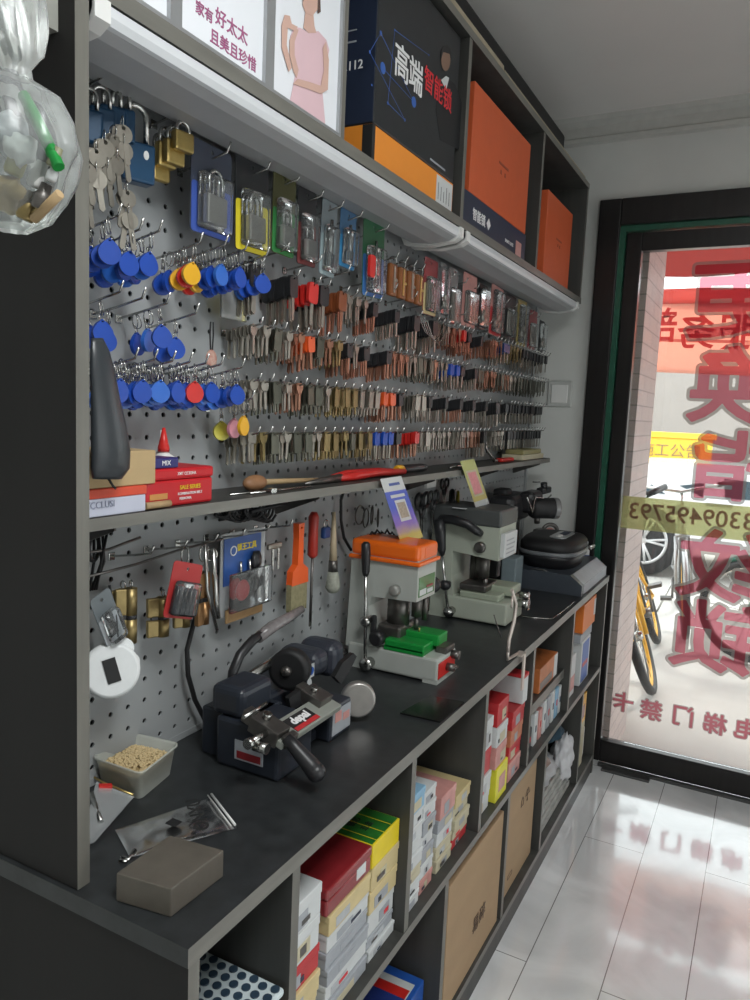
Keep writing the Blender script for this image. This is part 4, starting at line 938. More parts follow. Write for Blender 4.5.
# ---------------- blister packs
def pack(name, lab, y0, y1, z0, z1, cm, tm, inner, x=.10, tilt=0, depth=.016, cat='package', rz=0, wave=0):
    cy = (y0 + y1) / 2; w2 = (y1 - y0) / 2; h = z1 - z0
    t = thing(name, lab, cat, (x, cy, z0), rz); t.rotation_euler = (tilt, 0, rz)
    b = B(); b.plate([rrect(-w2, 0, w2, h, .006, 3), circ(0, h - .010, .003, 8)[::-1]], -.001, .0, 'yz'); b.make('backing_card', cm, t, False)
    if tm:
        b = B(); b.plate([rrect(-w2 + .001, .001, w2 - .001, h * .55, .005, 3)], .0001, .0006, 'yz'); b.make('printed_area', tm, t, False)
    if inner == 'padlock':
        s = w2 * 1.0; b = B(); b.box((.003, -s * .5, h * .12), (depth * .85, s * .5, h * .12 + s * .95), bev=.003); b.make('lock_body', mat('satin_steel', (.42, .41, .38), .35, .7), t, False)
        b = B(); zt = h * .12 + s * .95; b.tube([(depth * .45, -s * .33, zt)] + [(depth * .45, -s * .33 * math.cos(PI * k / 8), zt + s * .45 + s * .33 * math.sin(PI * k / 8)) for k in range(0, 9)] + [(depth * .45, s * .33, zt)], s * .075, 8); b.make('shackle', steel, t, False)
    elif inner == 'tool':
        b = B(); b.cyl((.006, 0, h * .15), (.006, 0, h * .75), .003, m=0); b.box((.002, -.008, h * .12), (.012, .008, h * .3), bev=.002); b.make('metal_tool', steel, t, False)
    elif inner == 'keys':
        b = B()
        for k in range(5): b.box((.003 + .001 * (k % 2), -w2 * .7 + k * w2 * .32, h * .12), (.006, -w2 * .7 + k * w2 * .32 + .006, h * .6), bev=.001)
        b.make('metal_pins', nickel, t, False)
    elif inner == 'blades':
        for k in range(5):
            b = B(); yk = -w2 * .62 + k * w2 * .31; b.plate([[(yk - .0045, h * .08), (yk + .0045, h * .08), (yk + .0035, h * .5), (yk, h * .56), (yk - .0035, h * .5)]], .002, .006, 'yz'); b.make('dark_blade', navy, t, False)
            b = B(); b.tube([(.0065, yk, h * .3), (.0075, yk, h * .5), (.0065, yk + .003, h * .55)], .0008, 5); b.make('blade_clip', steel, t, False)
    elif inner == 'lens':
        b = B()
        for k in range(3): b.ell((.008, -w2 * .4 + w2 * .4 * k, h * (.25 + .12 * (k % 2))), (.006, .008, .012))
        b.make('metal_parts', nickel, t, False)
    b = B(); bw = w2 * .78; hh = h * (.62 if inner != 'lens' else .85)
    b.box((.0008, -bw, h * .05), (depth, bw, h * .05 + hh), bev=.006, seg=3); b.make('clear_blister', film, t, False)
    return t
pk = [('lock_package', 'grey padlock in a clear pack on a blue card, nearest of the pack row', .880, .972, 1.612, 1.745, mat('smoke_card', (.05, .06, .09), .4), mat('royal_card', (.05, .10, .40), .4), 'padlock'),
      ('lock_package', 'padlock in a clear pack on a black and yellow card', .985, 1.072, 1.608, 1.752, blackc, mat('lemon_card', (.75, .62, .03), .45), 'padlock'),
      ('lock_package', 'padlock in a clear pack on a dark olive and green card', 1.082, 1.150, 1.622, 1.760, mat('olive_pack', (.07, .07, .02), .5), mat('green_pack', (.03, .20, .05), .45), 'padlock'),
      ('lock_package', 'small padlock in a clear pack on a dark red and black card', 1.160, 1.222, 1.618, 1.752, blackc, mat('maroon_pack', (.16, .03, .03), .45), 'padlock'),
      ('bit_package', 'narrow pack with a pale card and a yellow foot beside the small padlock pack', 1.235, 1.290, 1.612, 1.752, mat('pale_pack', (.22, .26, .28), .5), mat('paleblue_pack', (.30, .38, .40), .5), 'tool'),
      ('tool_package', 'pack on a bright blue card with a brass piece', 1.305, 1.368, 1.640, 1.752, mat('dull_blue_pack', (.06, .16, .30), .5), mat('sky_pack', (.04, .25, .50), .45), 'tool'),
      ('screwdriver_package', 'tall pack on a green, red and blue card with a steel tool', 1.405, 1.500, 1.600, 1.755, mat('green_tall_pack', (.02, .12, .05), .5), mat('blue_tall_pack', (.05, .16, .42), .45), 'tool')]
for i, (n, l, a, c, d, e, cm, tm, inn) in enumerate(pk):
    t = pack(n, l, a, c, d, e, cm, tm, inn, x=.105, tilt=random.uniform(-.04, .04))
    hook((a + c) / 2, e - .032, hk_long, 'steel hook for the ' + ' '.join(l.split(',')[0].split()[:11]), 'hooks of the pack row')
b = B(); b.plate([rrect(1.402, 1.635, 1.425, 1.68, .006)], .118, .124, 'yz'); tag(b.make('red_cap_package', red), 'small red plastic piece at the edge of the screwdriver pack', 'package')
# side return of first blue pack
# leather key cases
for i in range(4):
    y = 1.53 + .047 * i; t = thing('leather_key_case', 'brown leather key case hanging under the light bar, %s' % ['nearest', 'second', 'third', 'farthest'][i], 'key case', (.11, y, 1.70))
    b = B(); b.box((-.006, -.017, -.085), (.006, .017, -.015), bev=.004); b.make('leather_pouch', leather, t, False)
    b = B(); b.box((.006, -.004, -.078), (.008, .004, -.02), bev=.001); b.ell((.007, .010, -.05), (.002, .004, .004)); b.make('metal_fitting', brass if i % 2 else nickel, t, False)
    b = B(); b.ring((0, 0, -.008), .009, .0012, (0, 1, .2)); b.make('ring', steel, t, False)
    hook(y, 1.685, hk_short, 'steel hook holding a leather key case', 'hooks of the leather cases')
t = pack('bit_set_package', 'clear pack with a red top and a row of brass pins beside the leather cases', 1.70, 1.78, 1.60, 1.735, dred, cream, 'keys', x=.11)
for i, (y0, y1, za, zb, cm, tm, inn, l) in enumerate([(1.80, 1.84, 1.603, 1.74, None, None, 'lens', 'narrow crumpled clear bag hanging past the brass pins'), (1.86, 1.92, 1.588, 1.74, None, None, 'keys', 'clear bag of steel bits beside the narrow crumpled one'),
      (1.955, 2.06, 1.603, 1.745, pinkc, None, 'keys', 'clear bag with a pink card holding copper pieces'), (2.08, 2.15, 1.608, 1.735, blackc, None, 'lens', 'clear bag with a black card and silver parts'),
      (2.18, 2.29, 1.603, 1.75, pinkc, redc, 'lens', 'clear bag with a pink and red card and round silver parts'), (2.32, 2.42, 1.608, 1.745, blackc, None, 'keys', 'clear bag on dark card near the end of the pack row'),
      (2.45, 2.55, 1.598, 1.745, mat('dull_gold', (.35, .28, .10), .5), None, 'lens', 'clear bag with brass coloured parts near the end of the pack row'), (2.58, 2.68, 1.598, 1.73, dred, None, 'keys', 'dark red pack near the end of the pack row'), (2.71, 2.78, 1.598, 1.71, blackc, None, 'lens', 'last dark pack of the row before the wall')]):
    pack('parts_bag', l, y0, y1, za, zb, cm or mat('grey_bag_card', (.20, .20, .20), .5), tm, inn, x=.11, tilt=random.uniform(-.06, .06))
for k in range(10):
    y = 1.86 + .09 * k; hook(y, 1.70, hk_short, 'steel hook of the clear bags under the far light bar', 'hooks of the clear bags')
b = B()
for k in range(4):
    b.tube([(.10 + .008 * k, 1.70 + .13 * q / 12, 1.60 - .045 * math.sin(PI * q / 12) - .006 * k) for q in range(13)], .0013, 5)
tag(b.make('key_chain', steel), 'thin silver chains looping below the leather key cases', 'chain')
b = B(); b.box((.07, .992, 1.50), (.075, 1.06, 1.565), bev=.002); tag(b.make('clear_pouch', clearmat('yellowish_pouch', (.8, .75, .4), .3, .2)), 'small yellowish clear pouch hanging under the blue fobs', 'pouch')
# ================================================================== ON THE SHELF
zs_ = 1.2115
t = carton('cardboard_box', 'tan cardboard box on the red and white box at the left end of the shelf', .07, .155, .63, .763, 1.2475, 1.293, [mat('tan_card', (.46, .33, .17), .7)])
t = carton('red_white_flat_box', 'flat white box with a red lid under the tan cardboard box', .06, .156, .60, .744, zs_, 1.247, [mat('lilac_card', (.50, .52, .62), .5), mat('red_lid', (.62, .07, .03), .5)], lid=.35)
onx(t, 'KTCCLUSI', .012, mat('grey_ink', (.25, .27, .36), .5), -.01, .015, .0485)
t = carton('red_tin', 'red tin with yellow and white writing on the narrow shelf', .06, .150, .750, .888, zs_, 1.266, [mat('red_tin_paint', (.50, .008, .014), .5, 0, .1), MATS.get('red_tin_paint') or mat('red_tin_paint', (.58, .012, .02))], lid=.3, bev=.004)
onx(t, 'SALE SERIES', .0085, yellow, .018, .026, .0455); onx(t, 'KOMBINATION BELT', .0055, wtext, .018, .017, .0455); onx(t, 'FERROVIA', .0055, wtext, .008, .010, .0455); onx(t, 'ХИТ СЕЗОНА', .006, wtext, .01, .046, .0458)
panel(t, 'gold_label', mat('gold_print', (.55, .25, .06), .4), .045, -.062, -.028, .012, .020)
b = B(); b.tube([(.1535, .745, 1.2175), (.1535, .792, 1.2175)], .005, 10); tag(b.make('wooden_stick', tan), 'short pale wooden stick on the shelf edge in front of the red tin', 'stick')
t = thing('glue_bottle', 'small white glue bottle with a pointed red cap behind the red tin', 'bottle', (.105, .83, 1.2665))
b = B(); b.lathe((.105, .83, 1.2665), [(.015, 0), (.016, .004), (.016, .012), (.007, .018), (.006, .02)]); b.make('bottle_body', white, t)
b = B(); b.lathe((.105, .83, 1.286), [(.0085, 0), (.0085, .006), (.006, .016), (.002, .035)]); b.make('pointed_cap', red, t)
t = thing('glue_bottle', 'second white glue bottle beside the red-capped one', 'bottle', (.085, .848, 1.2665))
b = B(); b.lathe((.085, .848, 1.2665), [(.011, 0), (.012, .004), (.012, .014), (.004, .02), (.003, .05)]); b.make('bottle_body', white, t)
t = carton('navy_packet', 'small navy packet with white marks lying on the red tin', .11, .148, .765, .815, 1.2665, 1.281, [mat('navy_packet_card', (.02, .02, .14), .4)]); onx(t, 'MIX', .010, wtext, 0, .007, .0192)
# black paddle
t = thing('handheld_detector', 'long smooth black handheld device hanging in front of the cardboard box', 'device', at(100, 338, x=.175))
def paddle(u, v):
    c = [(97, 338), (98, 352), (99, 375), (101, 400), (104, 425), (107, 450), (108, 468), (107, 479)]; wd = [6, 10, 13, 15, 18, 20, 20, 15]
    f = u * 7; i = min(6, int(f)); q = f - i; cu = c[i][0] * (1 - q) + c[i + 1][0] * q; cv = c[i][1] * (1 - q) + c[i + 1][1] * q; w_ = wd[i] * (1 - q) + wd[i + 1] * q
    a = 2 * PI * v; P_ = at(cu + w_ * math.cos(a) * .95, cv, x=.175); P_.x += math.sin(a) * .010 * w_ / 20 + .008 * math.sin(PI * u); return P_
b = B(); b.grid(paddle, 21, 20); bmesh.ops.remove_doubles(b.bm, verts=b.bm.verts[:], dist=.0004); bmesh.ops.holes_fill(b.bm, edges=b.bm.edges[:], sides=40); bmesh.ops.recalc_face_normals(b.bm, faces=b.bm.faces[:])
b.make('body', mat('slate_black_plastic', (.035, .04, .045), .32), t)
b = B(); p1 = at(108, 478, x=.175); b.tube([p1, p1 + Vector((.002, .006, -.010)), p1 + Vector((0, .012, -.014))], .0015, 6); b.make('cord', matt, t)
# wooden spoon / handle etc.
t = thing('wooden_mallet', 'round-headed wooden mallet lying on the shelf', 'mallet', (.12, 1.05, zs_))
P0 = at(255, 481, x=.11); 
b = B(); b.ell((.11, P0.y - .0, zs_ + .0145), (.014, .030, .0142)); b.make('head', mat('brown_wood', (.30, .15, .07), .5, 0, .2, 40), t)
b = B(); b.tube([(.11, P0.y + .026, zs_ + .0145), (.112, P0.y + .20, zs_ + .008)], [.0055, .0042], 10); b.make('handle', tan, t)
b = B(); b.tube([(.135, 1.0, zs_ + .002), (.14, 1.18, zs_ + .002)], .0018, 6); b.tube([(.125, .96, zs_ + .002), (.13, 1.1, zs_ + .002)], .0015, 6); b.box((.14, 1.04, zs_), (.15, 1.055, zs_ + .008)); tag(b.make('steel_pick', steel), 'thin steel pick lying on the shelf in front of the mallet', 'tool')
t = thing('pliers', 'red-handled pliers lying on the shelf', 'pliers', (.12, 1.44, zs_))
b = B(); b.tube([(.12, 1.30, zs_ + .007), (.13, 1.36, zs_ + .010), (.125, 1.46, zs_ + .011), (.13, 1.60, zs_ + .008)], [.006, .009, .009, .007], 10); b.tube([(.10, 1.32, zs_ + .007), (.10, 1.38, zs_ + .012), (.11, 1.5, zs_ + .011), (.105, 1.58, zs_ + .008)], [.006, .008, .009, .006], 10); b.make('handle', red, t)
b = B(); b.tube([(.118, 1.19, zs_ + .004), (.12, 1.25, zs_ + .007), (.12, 1.32, zs_ + .008)], [.002, .007, .009], 8); b.make('jaw', dsteel, t)
t = thing('screwdriver', 'black screwdriver with an orange collar lying on the shelf', 'screwdriver', (.12, 1.75, zs_)); P0 = at(403, 469, x=.13)
b = B(); b.lathe((.12, P0.y + .01, zs_ + .0115), [(.008, 0), (.0105, .01), (.0105, .10), (.008, .125), (.004, .13)], (0.05, 1, 0)); b.make('handle', dark, t)
b = B(); b.lathe((.12, P0.y - .015, zs_ + .0115), [(.009, 0), (.0112, .005), (.0112, .025)], (0.05, 1, 0)); b.make('collar', yplas, t)
b = B(); b.tube([(.119, P0.y - .13, zs_ + .0115), (.12, P0.y - .015, zs_ + .0115)], .003, 8); b.make('shaft', dsteel, t)
b = B(); b.tube([(.13, 1.88, zs_ + .003), (.135, 1.93, zs_ + .006), (.13, 1.99, zs_ + .004), (.135, 2.03, zs_ + .005)], .003, 8); tag(b.make('tweezers', steel), 'thin silver tweezers lying on the shelf past the screwdriver', 'tweezers')
t = thing('folding_knife', 'red folding knife lying near the far end of the shelf', 'knife', (.12, 2.38, zs_)); b = B(); b.box((.11, 2.32, zs_), (.135, 2.44, zs_ + .012), bev=.005); b.make('handle', red, t)
b = B(); b.tube([(.12, 2.28, zs_ + .006), (.12, 2.32, zs_ + .006)], .004, 6); b.make('blade', steel, t)
t = carton('long_flat_box', 'long cream flat box at the far end of the shelf', .07, .145, 2.50, 2.76, zs_, zs_ + .018, [lcream]); t = carton('long_flat_box', 'long grey-gold flat box on the cream one at the far shelf end', .075, .14, 2.52, 2.74, zs_ + .0185, zs_ + .034, [mat('gold_grey_card', (.30, .27, .12), .45)])
b = B()
for k in range(3): b.ring((.10, 2.23 + .01 * k, 1.30 - .02 * k), .016, .003, (1, .4, .2), 18, 6)
b.tube([(.10, 2.24, 1.28), (.10, 2.25, 1.255), (.11, 2.27, 1.235), (.12, 2.28, 1.215)], .005, 6); tag(b.make('bottle_opener', steel), 'silver scissors-like tool hanging over the far end of the shelf', 'tool')
# ================================================================== LOWER PEGBOARD
def lowhook(y, z, lab): 
    o = hook(y, z, hk_short, lab, 'hooks below the narrow shelf'); return o
for k in range(6):
    lowhook(col(colidx(.80) + 2 * k), (Z0p - round((Z0p - 1.128) / PIT) * PIT), 'short steel hook under the narrow shelf')
ZR = 1.13
b = B(); b.tube([(.075, .66, 1.112), (.08, .80, 1.118), (.075, .90, 1.125), (.08, 1.0, 1.13)], .0022, 8); b.tube([(.075, .64, 1.15), (.08, .75, 1.148), (.09, .80, 1.160)], .0022, 8); tag(b.make('hanging_rod', dsteel), 'thin dark rod with hanging locks running below the shelf', 'rod')
def cyl_lock(lab, P_, h=.08, r=.0075, split=True, rz=0, m=None):
    t = thing('lock_cylinder', lab, 'lock cylinder', P_, rz)
    for i, (za, zb) in enumerate(((0, -h * .48), (-h * .56, -h))):
        b = B(); b.cyl((0, 0, za), (0, 0, zb), r, seg=18); b.box((-.0045, -r * 2.6, zb), (.0045, 0, za), bev=.002); b.make('cylinder_half', m or oldbr, t, False)
    b = B(); b.cyl((0, 0, -h * .46), (0, 0, -h * .58), r * .95, seg=14, m=0); b.box((-.003, -r * 1.9, -h * .56), (.003, r * .9, -h * .48)); b.make('cam', dark, t, False)
    b = B(); b.ring((0, 0, .006), .006, .001, (0, 1, 0)); b.make('hanging_ring', steel, t, False)
cyl_lock('brass lock cylinder with a black cam, nearest of the hanging cylinders', at(131, 588, x=.09), .082, .009, rz=-.5)
cyl_lock('brass lock cylinder beside the nearest one, partly behind it', at(123, 589, x=.075), .078, .008, rz=-.2)
cyl_lock('brass lock cylinder hanging below the red and black pack', at(163, 597, x=.08), .062, .010, rz=-.4)
cyl_lock('brass lock cylinder to the right of the red and black pack', at(186, 575, x=.085), .085, .008, rz=-.4)
cyl_lock('tall copper-brown lock cylinder beside the steel rod', at(205, 572, x=.085), .088, .0085, rz=.1, m=mat('copper_brown', (.36, .20, .09), .38, .8, .2, 60))
t = pack('blade_package', 'tilted clear pack with red card and dark blades below the shelf', .815, .882, 1.032, 1.118, mat('red_pack_card', (.40, .03, .03), .4), None, 'blades', x=.12, tilt=-.28)
t = pack('card_package', 'tilted clear pack with pale print nearest the side panel below the shelf', .728, .765, 1.020, 1.10, mat('smoky_card', (.14, .16, .17), .4), m_lt, None, x=.10, tilt=.40)
b = B(); b.tube([at(205, 545, x=.10), at(207, 590, x=.10), at(217, 650 - 20, x=.10)], .003, 8); b.tube([at(213, 548, x=.10), at(216, 600, x=.10), at(218, 618, x=.10)], .0045, 8); tag(b.make('steel_rod_pair', steel), 'pair of slim steel rods hanging beside the blue card pack', 'tool')
P_ = at(204, 553, x=.09)
b = B(); b.ring(P_, .014, .0016, (1, .2, 0)); b.ring(P_ + Vector((0, -.045, .002)), .016, .0014, (1, .4, 0)); b.ring(P_ + Vector((.005, .012, -.004)), .010, .0016, (1, -.6, 0)); tag(b.make('key_rings', steel), 'steel rings hanging from the rod left of the blue card pack', 'ring')
# blue card pack with black and red parts
t = thing('drill_bit_package', 'clear pack on a blue card with red and black round parts and a cork strip', 'package', (.09, 1.06, .975))
b = B(); b.box((.076, .998, .99), (.0775, 1.125, 1.137), bev=0); b.make('clear_backing', clearmat('bag_grey', (.8, .8, .8), .35, .15), t)
b = B(); b.box((.078, 1.005, 1.045), (.0795, 1.110, 1.128)); b.make('blue_card', mat('blue_print_card', (.03, .10, .35), .4, 0, .3, 25), t)
text('锁王工具', .014, yellow, t, (.0798, 1.068, 1.108), '+x', 'card_writing', .0003)
b = B(); b.ring((.080, 1.030, 1.105), .008, .0012); b.make('card_emblem', wtext, t)
b = B(); b.lathe((.081, 1.040, 1.035), [(.0, 0), (.020, .002), (.020, .012), (.016, .016)], (1, 0, 0)); b.make('red_part', redc, t)
for dy, dz in ((.035, .0), (.045, .004), (.055, .008), (.045, .045), (.038, .045)):
    b = B(); b.lathe((.081, 1.045 + dy, 1.035 + dz), [(.008, 0), (.017, .002), (.017, .008), (.008, .012)], (1, .5, 0)); b.make('black_wheel', dark, t)
for dy in (.012, .038):
    b = B(); b.cyl((.086, 1.033 + dy, 1.045), (.086, 1.031 + dy, 1.085), .0025); b.make('steel_shank', steel, t)
b = B(); b.box((.079, 1.010, .978), (.084, 1.115, 1.002), bev=.002); b.make('cork_strip', mat('cork', (.42, .26, .12), .7, 0, .15, 60), t)
b = B(); b.box((.094, 1.0, 1.0), (.102, 1.12, 1.07), bev=.01, seg=3); b.make('clear_blister', film, t)
# winged key knobs
t = thing('wing_head_key', 'silver T-headed key hanging left of the orange brush', 'key', at(274, 543, x=.08)); P_ = at(274, 543, x=.08)
b = B(); b.box(P_ + Vector((-.004, -.02, -.012)), P_ + Vector((.004, .024, .0)), bev=.006); b.make('wing_head', nickel, t)
for dy in (-.006, .012):
    b = B(); b.box(P_ + Vector((-.001, dy, -.052)), P_ + Vector((.001, dy + .006, -.010))); b.make('key_blade', steel, t)
# orange brush
t = thing('paint_brush', 'orange-handled flat paint brush hanging on the lower pegboard', 'brush', at(299, 525, x=.08))
P_ = at(299, 523, x=.085); y, z = P_.y, P_.z
b = B(); b.plate([[(y - .010, z), (y + .010, z), (y + .008, z - .03), (y + .010, z - .082), (y + .028, z - .094), (y + .030, z - .122), (y - .028, z - .122), (y - .026, z - .094), (y - .010, z - .082), (y - .008, z - .03)], circ(y, z - .009, .003, 8)[::-1]], .078, .092, 'yz'); o = b.make('handle', mat('orange_brush_plastic', (.82, .11, .015), .35, 0, .05), t)
b = B()
for k in range(26):
    yy = y - .027 + .054 * k / 25; b.box((.079, yy - .0011, z - .172 - .006 * math.sin(k * 2.3)), (.091, yy + .0011, z - .120))
b.make('bristles', mat('bristle', (.30, .27, .15), .8, 0, .25, 120), t)
t = thing('screwdriver', 'dark red handled screwdriver hanging right of the orange brush', 'screwdriver', at(314, 515, x=.08)); P_ = at(314, 512, x=.08)
b = B(); b.lathe(P_ + Vector((0, 0, -.095)), [(.006, 0), (.011, .006), (.010, .06), (.011, .085), (.006, .095)]); b.make('handle', mat('deep_red_plastic', (.38, .03, .02), .35), t)
b = B(); b.cyl(P_ + Vector((0, 0, -.23)), P_ + Vector((0, 0, -.09)), .003); b.box(P_ + Vector((-.001, -.004, -.24)), P_ + Vector((.001, .004, -.225))); b.make('shaft', dsteel, t)
padlock('small_blue_padlock', 'small dark blue padlock hanging between the red screwdriver and the wooden brush', at(326, 520, x=.08), .024, .024, .012, dblue)
t = thing('wooden_brush', 'small brush with pale wooden handle hanging left of the orange-topped machine', 'brush', at(333, 512, x=.08)); P_ = at(334, 512, x=.08)
b = B(); b.tube([P_, P_ + Vector((0, .002, -.05)), P_ + Vector((0, .004, -.105))], [.004, .006, .009], 10); b.make('handle', mat('pale_wood', (.52, .42, .28), .6), t)
b = B(); b.tube([P_ + Vector((0, .004, -.105)), P_ + Vector((0, .005, -.13))], [.010, .011], 10); b.make('ferrule', dsteel, t)
b = B(); b.tube([P_ + Vector((0, .005, -.13)), P_ + Vector((0, .007, -.165)), P_ + Vector((0, .009, -.175))], [.011, .017, .012], 12); b.make('bristles', mat('grey_bristle', (.36, .37, .31), .8, 0, .25, 120), t)
# cable bundle under shelf and long cords
b = B(); random.seed(3)
for k in range(5):
    pts = [at(219 + 6.5 * q / 4 * 1.1 + 5 * math.sin(q * .7 + k * 1.3), 513 + 7 * math.cos(q * .7 + k * 1.3) + 2.5 * math.sin(q * .31 + k), x=.055 + .004 * k) for q in range(30)]
    b.tube(pts, .0026, 6)
b.tube([at(u, v, x=.07) for u, v in ((250, 512), (275, 506), (300, 500), (325, 492))], .004, 8)
tag(b.make('cable_bundle', matt), 'tangled black cables hanging just under the shelf above the blue card pack', 'cable')
b = B(); b.tube([at(u, v, x=.06) for u, v in ((203, 600), (194, 622), (187, 650), (188, 675), (195, 700), (206, 722), (218, 735))], .0042, 8); tag(b.make('power_cord', matt), 'black cord running down the pegboard to the dark key machine', 'cord')
b = B(); b.tube([at(u, v, x=.06) for u, v in ((346, 485), (341, 500), (341, 520), (344, 538), (351, 550))], .0035, 8); tag(b.make('power_cord', matt), 'black cord hanging behind the orange-topped key machine', 'cord')
b = B()
for k in range(4):
    c = at(360 + 6 * k, 515 + 3 * (k % 2), x=.06); b.ring(c, .022, .0018, (1, .2 * k, 0), 18, 6)
tag(b.make('wire_loops', dsteel), 'coils of thin dark wire hanging behind the orange-topped machine', 'wire')
def scissors(P_, lab, s=1.0):
    t = thing('scissors', lab, 'scissors', P_)
    for sg in (-1, 1):
        b = B(); b.ring(P_ + Vector((0, .018 * s * sg, -.018 * s)), .015 * s, .004 * s, (1, 0, 0), 20, 8); b.tube([P_ + Vector((.002 * sg, .010 * s * sg, -.03 * s)), P_ + Vector((.002 * sg, -.002 * sg, -.055 * s))], .0045 * s, 8); h_ = b.make('handle', dark, t)
        b = B(); b.plate([[(P_.y - .005 * s * sg, P_.z - .05 * s), (P_.y + .006 * s * sg, P_.z - .055 * s), (P_.y + .001 * sg, P_.z - .12 * s)]], P_.x + .001 * sg, P_.x + .003 * sg, 'yz'); b.make('blade', steel, h_)
scissors(at(423, 492, x=.065), 'black-handled scissors hanging between the two payment cards', 1.3)
scissors(at(434, 490, x=.09), 'smaller black-handled scissors beside the first pair', 1.0)
scissors(at(445, 478, x=.065), 'black-handled scissors hanging right under the shelf edge', .9)
t = thing('tape_roll', 'black and yellow round tape hanging on the pegboard left of the green card', 'tape', at(446, 500, x=.07)); P_ = at(452, 500, x=.075)
b = B(); b.ring(P_, .026, .008, (1, .5, 0), 28, 10); b.make('black_roll', dark, t); b = B(); b.ring(P_ + Vector((.01, .02, 0)), .024, .004, (1, .5, 0), 28, 8); b.make('yellow_roll', mat('dull_yellow', (.45, .36, .04), .4), t)
b = B(); b.box(at(424, 484, x=.06) + Vector((0, 0, -.012)), at(433, 484, x=.06) + Vector((.01, .0, .014)), bev=.002); tag(b.make('white_plug', white), 'small white plug hanging above the scissors', 'plug')
# white tape measure
P_ = at(111, 670, x=.10); t = thing('tape_measure', 'white round tape measure hanging low beside the side panel', 'tape measure', P_)
ax = Vector((.75, -.6, .25)).normalized(); u_ = ax.orthogonal().normalized()
b = B(); b.lathe(P_ - ax * .012, [(.034, 0), (.039, .004), (.039, .020), (.034, .024)], ax, 32); b.make('case', mat('glossy_white', (.78, .80, .80), .25), t)
b = B(); q = P_ + Vector((0, .022, .026)); b.lathe(q - ax * .010, [(.013, 0), (.015, .003), (.015, .017), (.013, .02)], ax, 20); q = P_ + Vector((0, .036, .002)); b.lathe(q - ax * .010, [(.011, 0), (.013, .003), (.013, .017), (.011, .02)], ax, 20); b.make('loop_lug', MATS['glossy_white'], t)
b = B(); M = Matrix.Translation(P_ + ax * .0125) @ ax.to_track_quat('Z', 'Y').to_matrix().to_4x4() @ Matrix.Rotation(.25, 4, 'Z'); b.box((-.009, -.017, 0), (.009, .017, .0012), bev=.0, M=M); b.make('black_label', matt, t)
b = B(); q = P_ + Vector((0, .012, .045)); b.tube([q, q + Vector((0, -.003, .03)), q + Vector((-.01, -.006, .075))], .0016, 6); b.make('wrist_cord', matt, t)
b = B(); c = at(94, 548, x=.07)
for k in range(4): b.tube([c + Vector((.004 * k, .004 * k, .02)), c + Vector((.004 * k, .012 * math.sin(k), -.02)), c + Vector((0, .004 * k - .008, -.06))], .002, 6)
b.ring(c, .018, .003, (1, .5, 0), 18, 6); tag(b.make('black_lanyard', matt), 'black cords bunched on the rod beside the side panel', 'cord')
# ================================================================== ON THE WORKTOP
ZT = .7805
# ---- dark key duplicating machine
m1 = thing('key_duplicator', 'dark blue-black key duplicating machine with silver clamp carriage and round silver knob', 'machine', (.2, 1.03, ZT))
b = B(); b.box((.145, .912, ZT), (.268, 1.01, .862), bev=.006); b.box((.10, .93, ZT), (.20, 1.02, .862), bev=.004); b.box((.13, .914, .862), (.195, 1.0, .912), bev=.012, seg=3); b.make('left_housing', navy, m1)
b = B(); b.box((.10, 1.0, ZT), (.235, 1.15, .80), bev=.004); b.box((.17, 1.075, ZT), (.262, 1.15, .842), bev=.005); b.box((.05, 1.02, ZT), (.15, 1.19, .852), bev=.010, seg=3); b.make('right_housing', navy, m1)
b = B(); q_ = at(306, 668, x=.12); b.box((.07, q_.y - .035, .84), (.165, q_.y + .022, .892), bev=.020, seg=4); b.box((.075, q_.y + .030, .82), (.165, q_.y + .085, .893), bev=.022, seg=4); b.make('wheel_guard', mat('guard_navy', (.035, .04, .055), .4, 0, .1), m1)
c = at(291, 668, x=.165)
b = B(); b.lathe(c - Vector((0, .0, 0)), [(.0, -.012), (.030, -.012), (.037, -.008), (.037, .016), (.03, .018)], (.25, -1, 0), 36); b.make('grinding_wheel', matt, m1)
b = B(); b.lathe(c + Vector((.002, -.016, 0)), [(.010, -.002), (.010, .006), (.006, .010), (0, .011)], (.25, -1, 0), 8); b.make('arbor_nut', dsteel, m1)
b = B(); b.tube([at(240, 683, x=.13), at(262, 668, x=.13), at(283, 655, x=.13)], .009, 12); b.make('silver_bar', steel, m1)
# carriage, tilted bar running along the bench
A = at(283, 744, x=.285); Z_ = at(342, 705, x=.285); T_ = at(266, 727, x=.245); d = (Z_ - A).normalized(); lenb = (Z_ - A).length
side = (T_ - A); wid = (side - d * side.dot(d)).length; side = (side - d * side.dot(d)).normalized(); up_ = d.cross(side).normalized()
Mc = Matrix((d, side, up_)).transposed().to_4x4(); Mc.translation = A
# local x along the bar, y up across its face, z out of the face
def cb(x0, x1, y0, y1, z0, z1, m=None, bev=.0015, name='carriage_block', mt=None, par=None):
    b = B(); b.box((x0, y0, z0), (x1, y1, z1), bev=bev, M=Mc); return b.make(name, mt, par or m1)
cb(0, lenb, 0, wid, -.012, 0, name='carriage_plate', mt=mat('carriage_grey', (.36, .38, .34), .35, .3))
cb(-.004, .030, wid * .25, wid + .022, -.014, .012, name='clamp_jaw', mt=dsteel); cb(.002, .024, wid + .024, wid + .042, -.010, .010, name='clamp_jaw', mt=dsteel); cb(.006, .036, -.004, wid * .22, -.012, .006, name='clamp_jaw', mt=dsteel)
cb(lenb - .045, lenb - .006, wid * .45, wid + .020, -.012, .012, name='clamp_jaw', mt=dsteel); cb(lenb - .036, lenb - .012, wid + .022, wid + .036, -.008, .008, name='clamp_jaw', mt=dsteel)
